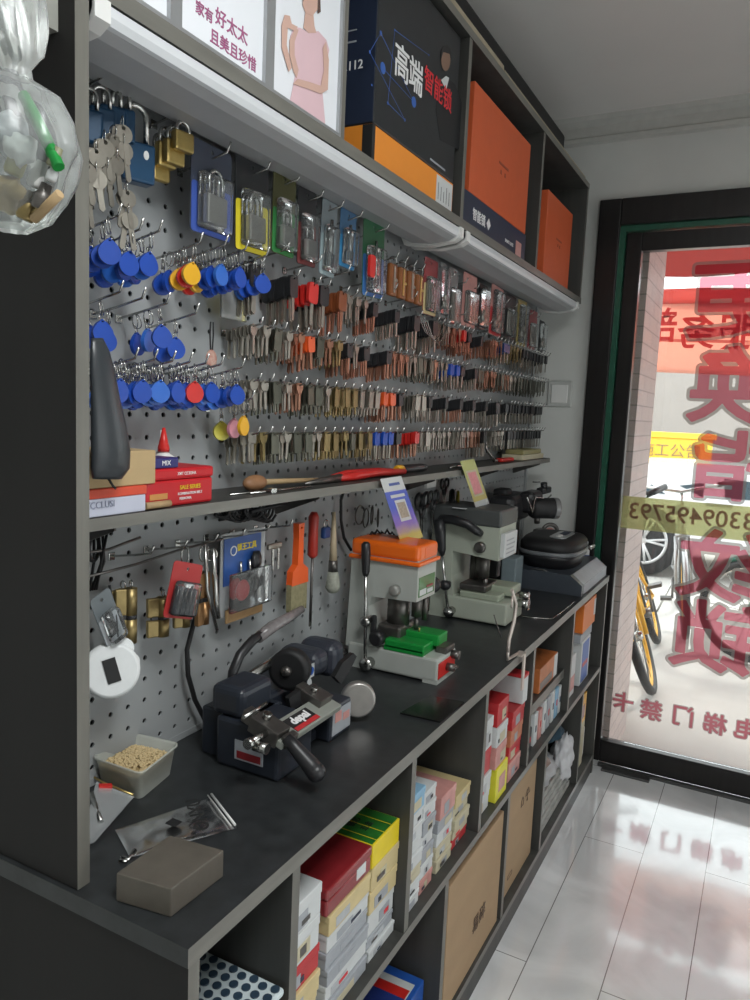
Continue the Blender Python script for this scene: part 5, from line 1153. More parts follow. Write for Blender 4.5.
lb = cb(.045, .110, wid * .08, wid * .82, .0003, .0011, bev=0, name='brand_label', mt=matt); cb(.045, .110, wid * .08, wid * .28, .0012, .0016, bev=0, name='red_label_band', mt=redc, par=lb)
text('depai', .022, wtext, m1, (0, 0, 0), M=Mc.to_3x3().to_4x4(), name='label_writing', bold=.0008, world=False)
o = [c_ for c_ in m1.children if c_.name.startswith('label_writing')][0]; o.location = (Mc @ Vector((.0775, wid * .56, .0014))) - m1.location
b = B(); b.cyl(Mc @ Vector((.013, wid + .005, .012)), Mc @ Vector((.013, wid + .005, .022)), .007, seg=6); b.make('clamp_screw', steel, m1)
b = B(); b.cyl(Mc @ Vector((-.040, wid * .75, .002)), Mc @ Vector((-.004, wid * .75, .002)), .0055); b.cyl(Mc @ Vector((-.050, wid * .75, .002)), Mc @ Vector((-.040, wid * .75, .002)), .008); b.make('side_screw', steel, m1)
b = B(); b.tube([Mc @ Vector((-.015, wid + .028, .012)), Mc @ Vector((.045, wid + .030, .012))], .0035, 8); b.make('gauge_rod', steel, m1)
b = B(); b.cyl(Mc @ Vector((lenb - .028, wid + .004, .012)), Mc @ Vector((lenb - .028, wid + .004, .020)), .006, seg=6); b.make('clamp_screw', steel, m1)
# wing levers
def wing(u0, v0, u1, v1, x, nm='wing_lever'):
    p, q = at(u0, v0, x=x), at(u1, v1, x=x + .01); dd = (q - p).normalized(); n = Vector((1, -.35, .1)).normalized(); s_ = dd.cross(n).normalized()
    M = Matrix((dd, s_, n)).transposed().to_4x4(); M.translation = p; Lw = (q - p).length
    b = B(); b.plate([[(0, -.011), (Lw * .5, -.014), (Lw, -.004), (Lw, .006), (Lw * .5, .011), (0, .010)]], -.006, .006, 'xy', 0, M); b.make(nm, matt, m1)
wing(336, 680, 353, 654, .235); wing(288, 704, 309, 692, .22)
# hand lever
p, q = at(286, 737, x=.285), at(316, 772, x=.335)
b = B(); dd = q - p; b.tube([p, p + dd * .3, p + dd * .8, q, q + dd * .06], [.009, .0105, .0135, .0145, .009], 16); b.ell(q, (.015, .015, .015)); b.make('hand_lever', dark, m1)
# round silver knob
kc = at(358, 699, x=.255); ka = Vector((.55, -.80, .12)).normalized()
b = B(); b.lathe(kc - ka * .018, [(.010, -.01), (.018, 0), (.031, .006), (.033, .010), (.033, .024), (.031, .028), (.0285, .0285)], ka, 40); b.cyl(kc + ka * .0105, kc + ka * .0118, .0255, seg=40); b.make('round_knob', mat('worn_aluminium', (.42, .40, .38), .35, .7, .1, 60), m1)
b = B(); b.cyl(kc - ka * .06, kc - ka * .02, .012); b.make('knob_spindle', dsteel, m1)
# stickers
b = B(); b.box((.185, .9105, .800), (.240, .9118, .832)); s_ = b.make('rating_label', gcard, m1)
b = B(); b.box((.190, .9098, .803), (.236, .9104, .815)); b.make('red_switch', dred, s_)
b = B(); b.box((.2623, 1.082, .790), (.2632, 1.145, .835)); s_ = b.make('instruction_label', gcard, m1)
b = B(); b.box((.2633, 1.090, .812), (.2638, 1.112, .830)); b.box((.2633, 1.118, .808), (.2638, 1.140, .822)); b.make('label_print', pinkc, s_)
b = B(); p = at(312, 671, x=.168); b.box((.1655, p.y - .010, p.z - .013), (.1668, p.y + .010, p.z + .013)); s_ = b.make('blue_sticker', wcard, m1)
b = B(); b.plate([circ(p.y, p.z, .008, 16)], .1669, .1674, 'yz'); b.make('sticker_disc', bluec, s_)
b = B(); q = at(310, 685, x=.168); b.plate([circ(q.y, q.z, .008, 16, .013)], .1655, .1668, 'yz'); b.make('white_tag', wcard, m1)
b = B(); q = at(263, 748, x=.27); b.cyl((.255, q.y, q.z), (.278, q.y, q.z), .008); b.make('lock_screw', steel, m1)
b = B(); b.tube([at(u, v, x=.13) for u, v in ((231, 690), (233, 672), (240, 655), (252, 641), (262, 634))], .0085, 12); lampa = b.make('lamp_hose', dark, m1)
b = B(); b.tube([at(u, v, x=.13) for u, v in ((258, 638), (272, 627), (286, 619), (302, 609))], [.010, .011, .010, .007], 12); b.make('wrapped_lamp_end', mat('clear_wrap', (.22, .20, .20), .25, 0, .3, 80), lampa)
b = B(); c = at(231, 688, x=.13); b.ring(c, .009, .003, (.2, 0, 1), 16, 6); b.ring(c + Vector((0, 0, -.008)), .009, .003, (.2, 0, 1), 16, 6); b.make('red_wire_wrap', dred, lampa)
# ---- orange-topped vertical machine
def vmach(nm, lab, loc, rz, Wd, D, body, topm, top_h, H, base_m):
    t = thing(nm, lab, 'machine', loc, rz); return t
m2 = thing('vertical_key_machine', 'pale grey vertical key machine with bright orange top and green vise', 'machine', (.085, 1.442, ZT), 0)
def pt_(par, name, m, fn): b = B(); fn(b); return b.make(name, m, par, False)
W = .106
pt_(m2, 'base', pale, lambda b: (b.box((.0, 0, .004), (.222, W, .056), bev=.005), b.box((0, 0, 0), (.045, W, .01)), b.box((.188, 0, 0), (.222, W, .01))))
pt_(m2, 'column', pale, lambda b: b.plate([[(-.008, .045), (.060, .045), (.046, .145), (.052, .168), (.163, .172), (.163, .262), (.0, .262)]], .004, W - .004, 'xz'))
pt_(m2, 'orange_cover', mat('machine_orange', (.80, .14, .010), .3, 0, .04, coat=.3), lambda b: (b.box((-.006, -.004, .250), (.170, W + .004, .259), bev=.003), b.box((-.003, 0, .258), (.166, W, .295), bev=.010, seg=3)))
pt_(m2, 'front_plate', MATS['machine_orange'], lambda b: b.box((.1655, .03, .265), (.1668, W - .012, .288), bev=.001))
g_ = pt_(m2, 'green_label', greenc, lambda b: b.box((.1632, .012, .180), (.1640, W - .010, .224)))
pt_(g_, 'label_photo', wcard, lambda b: b.box((.1641, .016, .183), (.1646, .05, .196)))
pt_(g_, 'label_photo', wcard, lambda b: b.box((.1641, .056, .183), (.1646, .086, .192)))
pt_(g_, 'label_photo', dred, lambda b: b.box((.1641, .052, .196), (.1646, .086, .201)))
pt_(m2, 'side_knob', mat('grey_knob', (.30, .30, .28), .4, .3), lambda b: b.lathe((.113, .004, .192), [(.012, 0), (.012, .014), (.009, .017), (0, .017)], (0, -1, 0)))
pt_(m2, 'round_black_knob', dark, lambda b: b.lathe((.145, W - .004, .185), [(.010, 0), (.010, .012), (.019, .016), (.019, .034), (.015, .037)], (0, 1, 0), 14))
pt_(m2, 'lever_shaft', steel, lambda b: (b.tube([(.058, -.022, .030), (.054, -.024, .14), (.052, -.026, .235)], .0040, 10), b.lathe((.056, .004, .118), [(.008, 0), (.008, .025), (.012, .028), (.012, .034), (.007, .038)], (0, -1, 0), 16), b.lathe((.060, .004, .020), [(.012, 0), (.012, .024), (.015, .026), (.015, .030), (0, .031)], (0, -1, 0))))
pt_(m2, 'lever_grip', dark, lambda b: b.tube([(.052, -.026, .220), (.052, -.026, .230), (.051, -.027, .268), (.050, -.027, .290), (.050, -.027, .295)], [.006, .0088, .0105, .010, .005], 14))
pt_(m2, 'spindle_assembly', dsteel, lambda b: (b.cyl((.095, .06, .10), (.095, .06, .175), .026), b.cyl((.140, .06, .125), (.140, .06, .175), .012), b.cyl((.140, .06, .095), (.140, .06, .125), .005), b.cyl((.152, .078, .115), (.152, .078, .175), .007), b.box((.062, .02, .072), (.120, .095, .105), bev=.006)))
pt_(m2, 'rear_knob', dark, lambda b: (b.lathe((.078, .004, .080), [(.017, 0), (.017, .02), (.012, .024)], (0, -1, 0)), b.box((.058, -.006, .085), (.070, .006, .128), bev=.004)))
v_ = pt_(m2, 'green_vise', green, lambda b: (b.box((.092, .0, .060), (.188, .050, .080), bev=.003), b.box((.100, .052, .066), (.200, .104, .092), bev=.003), b.box((.092, .0, .056), (.186, .104, .066))))
pt_(v_, 'vise_pin', brass, lambda b: b.cyl((.115, .048, .080), (.115, .048, .092), .0022))
pt_(v_, 'vise_pin', brass, lambda b: b.cyl((.150, .056, .092), (.150, .056, .101), .0022))
r_ = pt_(m2, 'red_front_plate', red, lambda b: b.box((.2222, .004, .012), (.2238, W - .010, .046)))
pt_(r_, 'feed_screw', dsteel, lambda b: (b.cyl((.222, .050, .028), (.242, .050, .028), .009), b.cyl((.242, .042, .028), (.242, .062, .028), .004)))
pt_(r_, 'feed_screw', dsteel, lambda b: b.cyl((.222, .080, .048), (.240, .080, .048), .010))
pt_(m2, 'feed_block', dsteel, lambda b: b.box((.196, .045, .055), (.222, .096, .070), bev=.003))
# ---- grey-topped vertical machine
m3 = thing('vertical_key_machine', 'sage grey vertical key machine with dark grey top and black carrying handle', 'machine', (.060, 1.955, ZT))
W = .15
pt_(m3, 'base', sage, lambda b: (b.box((0, 0, .004), (.232, W, .066), bev=.005), b.box((0, 0, 0), (.05, W, .01))))
pt_(m3, 'column', sage, lambda b: b.plate([[(-.012, .05), (.075, .05), (.062, .12), (.062, .195), (.198, .182), (.198, .276), (-.0, .276)]], .003, W - .003, 'xz'))
pt_(m3, 'grey_cover', mat('cover_grey', (.07, .075, .075), .45, 0, .05), lambda b: b.box((-.004, -.002, .274), (.201, W + .002, .322), bev=.007, seg=3))
pt_(m3, 'carrying_handle', dark, lambda b: (b.tube([(.02, -.006, .268), (.035, -.022, .285), (.07, -.030, .288), (.115, -.030, .280), (.140, -.020, .262), (.145, -.004, .255)], [.012, .013, .013, .013, .012, .010], 12),))
pt_(m3, 'lever_grip', dark, lambda b: b.tube([(.045, -.030, .185), (.043, -.031, .20), (.036, -.032, .25), (.030, -.030, .285)], [.007, .012, .016, .017], 14))
pt_(m3, 'lever_shaft', steel, lambda b: (b.tube([(.070, -.022, .025), (.056, -.028, .11), (.045, -.030, .19)], .0045, 10), b.lathe((.072, .0, .024), [(.012, 0), (.012, .022), (.016, .026), (0, .034)], (0, -1, 0))))
pt_(m3, 'lever_hub', dark, lambda b: (b.ell((.058, -.028, .100), (.017, .015, .015)), b.cyl((.058, .0, .10), (.058, -.03, .10), .008)))
pt_(m3, 'side_knob', dsteel, lambda b: b.lathe((.145, .003, .215), [(.016, 0), (.016, .010), (.011, .013), (0, .013)], (0, -1, 0), 18))
f_ = pt_(m3, 'front_label_plate', wcard, lambda b: b.box((.1982, .01, .190), (.212, W - .03, .258), bev=.002))
pt_(f_, 'label_print', gcard, lambda b: [b.box((.2121, .025, .200 + .012 * k), (.2124, .10 - .01 * (k % 2), .204 + .012 * k)) for k in range(4)])
pt_(m3, 'spindle_assembly', dsteel, lambda b: (b.cyl((.135, .06, .12), (.135, .06, .19), .020), b.cyl((.145, .06, .09), (.145, .06, .12), .007), b.box((.085, .01, .085), (.165, .11, .105), bev=.005), b.cyl((.10, .09, .10), (.10, .09, .18), .014)))
pt_(m3, 'sage_vise', mat('sage_vise', (.36, .40, .31), .4), lambda b: (b.box((.09, .005, .066), (.205, .06, .084), bev=.003), b.box((.12, .062, .074), (.225, .145, .100), bev=.004)))
pt_(m3, 'feed_screws', steel, lambda b: (b.cyl((.232, .10, .05), (.265, .10, .05), .012), b.cyl((.232, .12, .07), (.258, .12, .07), .010), b.ring((.262, .10, .05), .016, .003, (1, 0, 0))))
pt_(m3, 'dark_rear_bracket', dark, lambda b: b.box((.10, W - .03, .11), (.16, W, .20), bev=.004))
# silver clamp hooked over the worktop edge
t = thing('edge_clamp', 'thin silver metal bracket hooked over the front edge of the worktop', 'clamp', (.39, 1.80, .78))
P0 = at(513, 595, x=.375); 
b = B(); pts = [(512, 590), (516, 604), (514, 622), (509, 640), (508, 652)]
b.tube([at(u, v, x=.385) for u, v in pts], .0045, 8); b.ring(at(512, 602, x=.385), .013, .003, (1, .3, 0), 18, 6)
yb_ = at(521, 652, x=.395).y
b.tube([at(508, 652, x=.385), Vector((.385, at(508, 652, x=.385).y, .785)), Vector((.392, yb_ - .02, .785))], .004, 8)
b.box((.388, yb_ - .03, .7815), (.406, yb_ + .008, .7855)); b.box((.402, yb_ - .008, .69), (.406, yb_ + .008, .785)); b.make('bracket', mat('pale_steel', (.62, .55, .50), .35, .5), t)
b = B(); b.tube([at(494, 615, x=.385), at(497, 625, x=.385), at(501, 637, x=.385)], .0015, 6); b.make('pin', dsteel, t)
# ---- black code cutting machine
m4 = thing('key_cutting_machine', 'black rounded key cutting machine on a slab base at the far worktop end', 'machine', (.26, 2.69, ZT))
b = B(); b.plate([[(.14, ZT), (.385, ZT), (.385, ZT + .035), (.345, ZT + .066), (.14, ZT + .066)]], 2.46, 2.87, 'xz'); b.make('slab_base', mat('slab_grey', (.055, .065, .08), .35, 0, .1), m4)
b = B(); b.plate([[(.3862, ZT + .004), (.3862, ZT + .034), (.3475, ZT + .0655), (.346, ZT + .0655), (.385, ZT + .034), (.385, ZT + .004)]], 2.49, 2.86, 'xz'); b.make('front_bevel_panel', gcard, m4)
def squircle(c, rx, ry, zs, m, name, par, n=40, e=3.0):
    b = B(); rings = []
    for (k, z) in zs:
        rg = []
        for i in range(n):
            a = 2 * PI * i / n; cx, sx_ = math.cos(a), math.sin(a); rr = (abs(cx) ** e + abs(sx_) ** e) ** (-1 / e)
            rg.append(b.bm.verts.new((c[0] + rx * k * rr * cx, c[1] + ry * k * rr * sx_, z)))
        rings.append(rg)
    for A_, B_2 in zip(rings, rings[1:]):
        for i in range(n): f = b.bm.faces.new((A_[i], A_[(i + 1) % n], B_2[(i + 1) % n], B_2[i])); f.smooth = True
    b.bm.faces.new(rings[0][::-1]); b.bm.faces.new(rings[-1]); return b.make(name, m, par)
zb_ = ZT + .066
lower = squircle((.235, 2.66), .105, .165, [(.86, zb_), (.9, zb_ + .02), (.98, zb_ + .033), (1.0, zb_ + .046)], dark, 'lower_body', m4)
squircle((.235, 2.66), .107, .167, [(1.0, zb_ + .046), (1.01, zb_ + .052), (1.0, zb_ + .060)], mat('grey_belt', (.16, .17, .18), .35), 'grey_belt', m4)
squircle((.235, 2.66), .105, .165, [(1.0, zb_ + .060), (.98, zb_ + .082), (.88, zb_ + .096), (.6, zb_ + .101)], matt, 'rounded_hood', m4)
yc = at(548, 545, x=.30); b = B(); b.plate([[(x, y) for y, x in rrect(2.565, .235, 2.735, .292, .02)]], zb_ + .096, zb_ + .104, 'xy'); s_ = b.make('control_strip', mat('silver_strip', (.35, .36, .37), .3, .3), m4)
b = B()
for k in range(2): b.cyl((.264, 2.59 + .03 * k, zb_ + .104), (.264, 2.59 + .03 * k, zb_ + .107), .008)
b.make('button', white, s_)
b = B()
for k in range(5): b.box((.252, 2.640 + .017 * k, zb_ + .104), (.278, 2.652 + .017 * k, zb_ + .1055))
b.make('strip_print', navyc, s_)
b = B(); c = at(539, 573, y=2.482); b.tube([c + Vector((.042 * math.cos(q), -.004 * math.sin(q), .013 * math.sin(q))) for q in [2 * PI * k / 32 for k in range(32)]], .0026, 8, 0, True); b.make('chrome_handle', steel, m4)
b = B(); b.box((.335, 2.74, zb_ + .045), (.352, 2.80, zb_ + .062), bev=.005); b.make('chrome_latch', steel, m4)
# ---- tall black machine behind
m5 = thing('microscope_arm', 'black machine with an upright column and a horizontal head behind the rounded one', 'machine', (.13, 2.30, ZT))
p = at(545, 505, x=.20)
yo = p.y
b = B(); b.box((.06, yo - .22, ZT), (.13, yo - .05, ZT + .26), bev=.01); b.box((.07, yo - .20, ZT + .26), (.12, yo - .13, 1.115), bev=.01); b.make('column', matt, m5)
b = B(); b.box((.07, yo - .24, p.z - .05), (.16, yo - .02, p.z + .045), bev=.025, seg=3); b.box((.14, yo - .14, p.z - .02), (.20, yo - .02, p.z + .055), bev=.02, seg=3); b.make('head', dark, m5)
hx_ = at(536, 508, x=.20); b = B(); b.lathe(hx_, [(.03, -.02), (.036, -.01), (.036, .07), (.033, .08), (.03, .08), (.026, .07), (0, .068)], (.75, .6, 0), 28); b.make('lens_barrel', matt, m5)
b = B(); b.lathe(hx_ + Vector((.75, .6, 0)).normalized() * .06, [(.0365, 0), (.037, .002), (.037, .016), (.0365, .018)], (.75, .6, 0), 28); b.make('grey_ring', mat('ring_grey', (.22, .22, .22), .3, .3), m5)
b = B(); b.tube([at(527, 497, x=.22), at(532, 512, x=.22), at(535, 497, x=.22), at(547, 499, x=.22), at(551, 495, x=.22)], .003, 6); b.make('chrome_trim', steel, m5)
b = B(); b.tube([at(533, 482, x=.19), at(540, 482, x=.19)], .002, 6); b.cyl(at(544, 490, x=.19), at(544, 483, x=.19), .012); b.box(at(540, 494, x=.18) - Vector((.01, .02, .0)), at(552, 488, x=.20) + Vector((.0, .0, .006)), bev=.006); b.make('top_bracket', dark, m5)
b = B(); b.cyl(at(537, 516, x=.20), at(537, 523, x=.20), .010); b.cyl(at(543, 513, x=.20), at(543, 518, x=.20), .004); b.make('focus_knob', dsteel, m5)
b = B(); c = at(550, 532, x=.16); b.ring(c, .030, .008, (.6, -.8, .0), 24, 8); b.box(c + Vector((-.05, -.07, -.02)), c + Vector((-.01, -.01, .015)), bev=.006); b.make('clamp_jaw', dsteel, m5)
b = B(); b.plate([circ(0, 0, .018, 16)], -.002, .002, 'xz', 0, Matrix.Translation(c)); b.make('pale_disc', pinkc, m5)
b = B(); yy = at(512, 585, z=ZT)
b.box((.145, 2.34, ZT), (.195, 2.42, ZT + .12), bev=.004); tag(b.make('control_box', mat('pale_blue_box', (.20, .25, .27), .5)), 'pale blue-grey box standing behind the sage machine', 'box')
# small bottle at far end
P_ = at(584, 564, z=.87); 
t = thing('dropper_bottle', 'small white bottle with a blue label at the far end of the worktop', 'bottle', (.30, 2.874, ZT)); c = Vector((.33, 2.925, .0)); c = Vector((.352, 2.945, .0))
pb_ = at(584, 563, x=.30); 
b = B(); b.lathe((.30, 2.874 + .0, ZT), [(.016, 0), (.017, .003), (.017, .085), (.008, .098), (.007, .10)]); b.make('bottle_body', white, t)
b = B(); b.lathe((.30, 2.874, ZT + .10), [(.010, 0), (.010, .018), (.006, .022), (.004, .030)]); b.make('screw_cap', wcard, t)
b = B(); b.lathe((.30, 2.874, ZT + .03), [(.0173, 0), (.0173, .04)]); b.make('blue_label', mat('label_blue', (.12, .15, .35), .4), t)
# ---- payment cards
def standcard(lab, u0, v0, u1, v1, u2, v2, u3, v3, x, mats, kind):
    # quad corners: top-left, top-right, bottom-right, bottom-left
    bl, br = at(u3, v3, x=x), at(u2, v2, x=x); xt2 = x - .008; tl, tr = at(u0, v0, x=xt2), at(u1, v1, x=xt2)
    t = thing('payment_card', lab, 'card', (bl + br) / 2)
    def Q(s, v, k=0): # s across, v up
        n = (br - bl).cross(tl - bl).normalized(); n = n if n.x > 0 else -n
        return (bl * (1 - s) + br * s) * (1 - v) + (tl * (1 - s) + tr * s) * v + n * .0004 * k
    def quad(name, m, s0, s1, v0_, v1_, k):
        b = B(); a_ = [Q(s0, v0_, k), Q(s1, v0_, k), Q(s1, v1_, k), Q(s0, v1_, k)]; c_ = [Q(s0, v0_, k + 1), Q(s1, v0_, k + 1), Q(s1, v1_, k + 1), Q(s0, v1_, k + 1)]
        vs = [b.bm.verts.new(p) for p in a_ + c_]
        for f in ((3, 2, 1, 0), (4, 5, 6, 7), (0, 1, 5, 4), (1, 2, 6, 5), (2, 3, 7, 6), (3, 0, 4, 7)): b.bm.faces.new([vs[i] for i in f])
        return b.make(name, m, t)
    return t, Q, quad, (tl, tr, bl, br)
def gradmat(name, c1, c2, c3):
    m = bpy.data.materials.new(name); m.use_nodes = True; nt = m.node_tree; p = nt.nodes['Principled BSDF']
    tc = nt.nodes.new('ShaderNodeTexCoord'); sp = nt.nodes.new('ShaderNodeSeparateXYZ'); cr = nt.nodes.new('ShaderNodeValToRGB'); nt.links.new(tc.outputs['Generated'], sp.inputs[0])
    nz = nt.nodes.new('ShaderNodeTexNoise'); nz.inputs['Scale'].default_value = 3; ad = nt.nodes.new('ShaderNodeMath'); ad.operation = 'MULTIPLY_ADD'; nt.links.new(tc.outputs['Generated'], nz.inputs['Vector'])
    ad.inputs[1].default_value = .35; nt.links.new(nz.outputs['Fac'], ad.inputs[0]); nt.links.new(sp.outputs['Z'], ad.inputs[2])
    nt.links.new(ad.outputs[0], cr.inputs[0]); e = cr.color_ramp.elements; e[0].position = .25; e[0].color = c1 + (1,); e[1].position = .55; e[1].color = c2 + (1,)
    n = cr.color_ramp.elements.new(.85); n.color = c3 + (1,); nt.links.new(cr.outputs[0], p.inputs['Base Color']); p.inputs['Roughness'].default_value = .35; return m
t, Q, quad, cs = standcard('blue and purple payment card with a white top leaning on the orange-topped machine', 380, 479, 401, 476, 423, 537, 401, 544, .178, None, 0)
quad('card_sheet', gradmat('blue_purple_print', (.55, .42, .08), (.22, .12, .50), (.05, .09, .50)), 0, 1, 0, .80, 0); quad('white_header', wcard, 0, 1, .80, 1, 0); quad('header_writing', mat('header_blue', (.08, .12, .35), .5), .3, .8, .88, .92, 1)
quad('white_square', wcard, .30, .78, .33, .66, 1); quad('white_writing', wcard, .2, .85, .70, .745, 1); quad('square_print', mat('beige_print', (.45, .38, .30), .6, 0, .3, 200), .36, .72, .38, .62, 2)
b = B(); pq_ = at(395, 540, z=ZT + .308); b.box(at(390, 541, x=.15) - Vector((.03, .01, .0)), at(402, 543, x=.18) + Vector((0, .01, .0015))); b.make('card_foot', wcard, t)
t, Q, quad, cs = standcard('green and yellow payment card with a pink square leaning on the sage machine', 460, 461, 474, 459, 490, 506, 477, 511, .176, None, 0)
quad('card_sheet', gradmat('green_yellow_print', (.50, .42, .12), (.50, .45, .14), (.44, .46, .14)), 0, 1, .18, 1, 0); quad('white_foot', wcard, 0, 1, 0, .18, 0); quad('pink_square', mat('rose_print', (.75, .28, .30), .5, 0, .15, 120), .22, .78, .32, .76, 1); quad('cream_border', lcream, .14, .86, .28, .80, .5)
b = B(); q = at(466, 508, x=.15); b.box(q - Vector((.03, .03, .0)), q + Vector((.01, .03, .0015))); b.make('card_foot', wcard, t)
b = B()
for k in range(5): b.tube([at(366 + 5 * k, 541, x=.09 + .01 * k), at(372 + 5 * k, 532 - 2 * (k % 2), x=.10), at(382 + 4 * k, 540, x=.11 + .01 * k)], .003, 6)
b.box(at(365, 543, x=.09), at(380, 536, x=.12), bev=.002); tag(b.make('black_tool_pile', matt), 'small heap of black clips lying on the orange cover behind the blue card', 'tools')
b = B(); b.tube([at(400, 530, x=.06), at(401, 505, x=.06), at(402, 486, x=.06)], [.010, .011, .008], 12); b.box(at(404, 560, x=.05) , at(412, 505, x=.065), bev=.003); tag(b.make('black_grip_tool', matt), 'black tool with thick grip hanging behind the blue payment card', 'tool')
b = B(); p = at(402, 712, z=ZT); ps_ = [at(400, 714, z=ZT), at(440, 723, z=ZT), at(464, 703, z=ZT), at(430, 697, z=ZT)]
b.plate([[(q.x, q.y) for q in ps_]], ZT, ZT + .003, 'xy'); tag(b.make('black_pad', mat('gloss_black', (.012, .012, .012), .18)), 'flat black pad lying at the front edge of the worktop before the orange-topped machine', 'pad')
b = B(); b.tube([at(518, 616, z=ZT + .002), at(535, 618, z=ZT + .002), at(552, 619, z=ZT + .002), at(562, 612, z=ZT + .002), at(574, 602, z=ZT + .002)], .0018, 6); tag(b.make('wire', steel), 'thin silver wire lying on the worktop before the black cutting machine', 'wire')
# ---- tub, stone, bags
t = thing('plastic_tub', 'translucent rectangular tub full of golden grains on the worktop', 'tub', (.075, .83, ZT))
ctr = [at(92, 756, z=.828), at(141, 773, z=.828), at(179, 743, z=.828), at(134, 733, z=.828)]
cc = sum(ctr, Vector()) / 4
def tubring(s, z, n=6):
    pts = []
    q = [Vector((cc.x + (p.x - cc.x) * s, cc.y + (p.y - cc.y) * s, z)) for p in ctr]
    for i in range(4):
        a, c, d_ = q[i - 1], q[i], q[(i + 1) % 4]; r = .13
        p1, p2 = c + (a - c) * r, c + (d_ - c) * r
        for k in range(n + 1):
            w_ = k / n; pts.append((p1 * (1 - w_) + c * w_) * (1 - w_) + (c * (1 - w_) + p2 * w_) * w_)
    return pts
def loft(b, rings, m=0, cap0=True, cap1=False):
    vs = [[b.bm.verts.new(p) for p in r] for r in rings]; n = len(vs[0])
    for A_, C_ in zip(vs, vs[1:]):
        for i in range(n): f = b.bm.faces.new((A_[i], A_[(i + 1) % n], C_[(i + 1) % n], C_[i])); f.smooth = True; f.material_index = m
    if cap0: b.bm.faces.new(vs[0][::-1]).material_index = m
    if cap1: b.bm.faces.new(vs[-1]).material_index = m
b = B(); loft(b, [tubring(.82, ZT + .0012), tubring(.95, .825), tubring(1.0, .828), tubring(1.03, .828), tubring(1.03, .8245), tubring(.965, .824), tubring(.84, ZT + .0002)], 0)
b.make('tub_shell', mat('frosted_plastic', (.62, .64, .58), .35, 0, .05, alpha=.55), t)
b = B(); loft(b, [tubring(.79, ZT + .003), tubring(.90, .812)], 0, True, True); gb = b.make('grain_bed', mat('grain_gold', (.45, .33, .16), .6, 0, .3, 220, .6), t)
b = B(); random.seed(5)
gr = bmesh.new(); bmesh.ops.create_icosphere(gr, subdivisions=1, radius=.0022)
for k in range(900):
    a_, c_ = random.random(), random.random(); q = [Vector((cc.x + (p.x - cc.x) * .84, cc.y + (p.y - cc.y) * .84, .8128)) for p in ctr]
    P_ = (q[0] * (1 - a_) + q[1] * a_) * (1 - c_) + (q[3] * (1 - a_) + q[2] * a_) * c_; P_.z += .006 * math.sin(PI * a_) * math.sin(PI * c_) + random.uniform(-.001, .001)
    tt = gr.copy(); b.add(tt, 0, Matrix.Translation(P_))
o = b.make('loose_grains', mat('grain_light', (.68, .52, .28), .45, 0, .25, 300), t); o['kind'] = 'stuff'
t = thing('stone_block', 'heavy grey-brown rectangular stone block near the front corner of the worktop', 'block', (.27, .68, ZT))
zt_ = .8155; c4 = [at(116, 873, z=zt_), at(171, 889, z=zt_), at(224, 850, z=zt_), at(170, 835, z=zt_)]
b = B(); lo = [(p.x, p.y) for p in c4]; b.plate([lo], ZT, zt_, 'xy'); bmesh.ops.remove_doubles(b.bm, verts=b.bm.verts[:], dist=.0001)
cxy = Vector(((sum(p.x for p in c4)) / 4, sum(p.y for p in c4) / 4, ZT))
tagm = mat('oilstone', (.105, .092, .075), .55, 0, .15, 40, .3)
bpy.data.objects.remove(t); o = b.make('stone_block', tagm); tag(o, 'heavy grey-brown rectangular stone block near the front corner of the worktop', 'block')
md = o.modifiers.new('bevel', 'BEVEL'); md.width = .0015; md.segments = 2; md.limit_method = 'ANGLE'
# zip bag
t = thing('zip_bag', 'clear zip bag with dark printing lying between the tub and the stone block', 'bag', at(170, 820, z=ZT))
c4 = [at(115, 828, z=ZT + .004), at(130, 856, z=ZT + .004), at(238, 826, z=ZT + .004), at(214, 795, z=ZT + .004)]
def bagf(k):
    def f(u, v):
        p = (c4[0] * (1 - u) + c4[3] * u) * (1 - v) + (c4[1] * (1 - u) + c4[2] * u) * v
        e = (math.sin(PI * u) ** .5) * (math.sin(PI * v) ** .5); n = noise.noise(Vector((u * 6, v * 4, 1.7))) 
        p.z = ZT + .0015 + max(0, k * (.007 * e * (1 - .7 * u) + .003 * e * n)); return p
    return f
b = B(); b.grid(bagf(1), 40, 20); b.grid(bagf(.05), 10, 6); b.make('bag_film', bag2, t)
b = B(); b.tube([c4[3] * .97 + c4[0] * .03 + Vector((0, 0, .003)), c4[2] * .97 + c4[1] * .03 + Vector((0, 0, .003))], .0018, 6); b.tube([c4[3] * .93 + c4[0] * .07 + Vector((0, 0, .003)), c4[2] * .93 + c4[1] * .07 + Vector((0, 0, .003))], .0010, 6); b.make('zip_strip', white, t)
b = B(); b.box(at(178, 822, z=ZT + .012) - Vector((.012, .012, 0)), at(178, 822, z=ZT + .0128) + Vector((.004, .004, 0)), bev=0); b.make('dark_print', matt, t)
text('ONXU', .028, ktext, t, at(198, 814, z=ZT + .0155), '+z', 'bag_writing', .0004, rollz=.9)
b = B(); p = at(128, 850, z=ZT); b.tube([at(122, 857, z=ZT + .002), at(128, 860, z=ZT + .002), at(135, 850, z=ZT + .004)], .003, 6); b.tube([at(122, 857, z=ZT + .002), at(120, 860, z=ZT + .002), at(127, 862, z=ZT + .002)], .002, 6); tag(b.make('silver_clip', steel), 'small silver clip beside the corner of the stone block', 'clip')
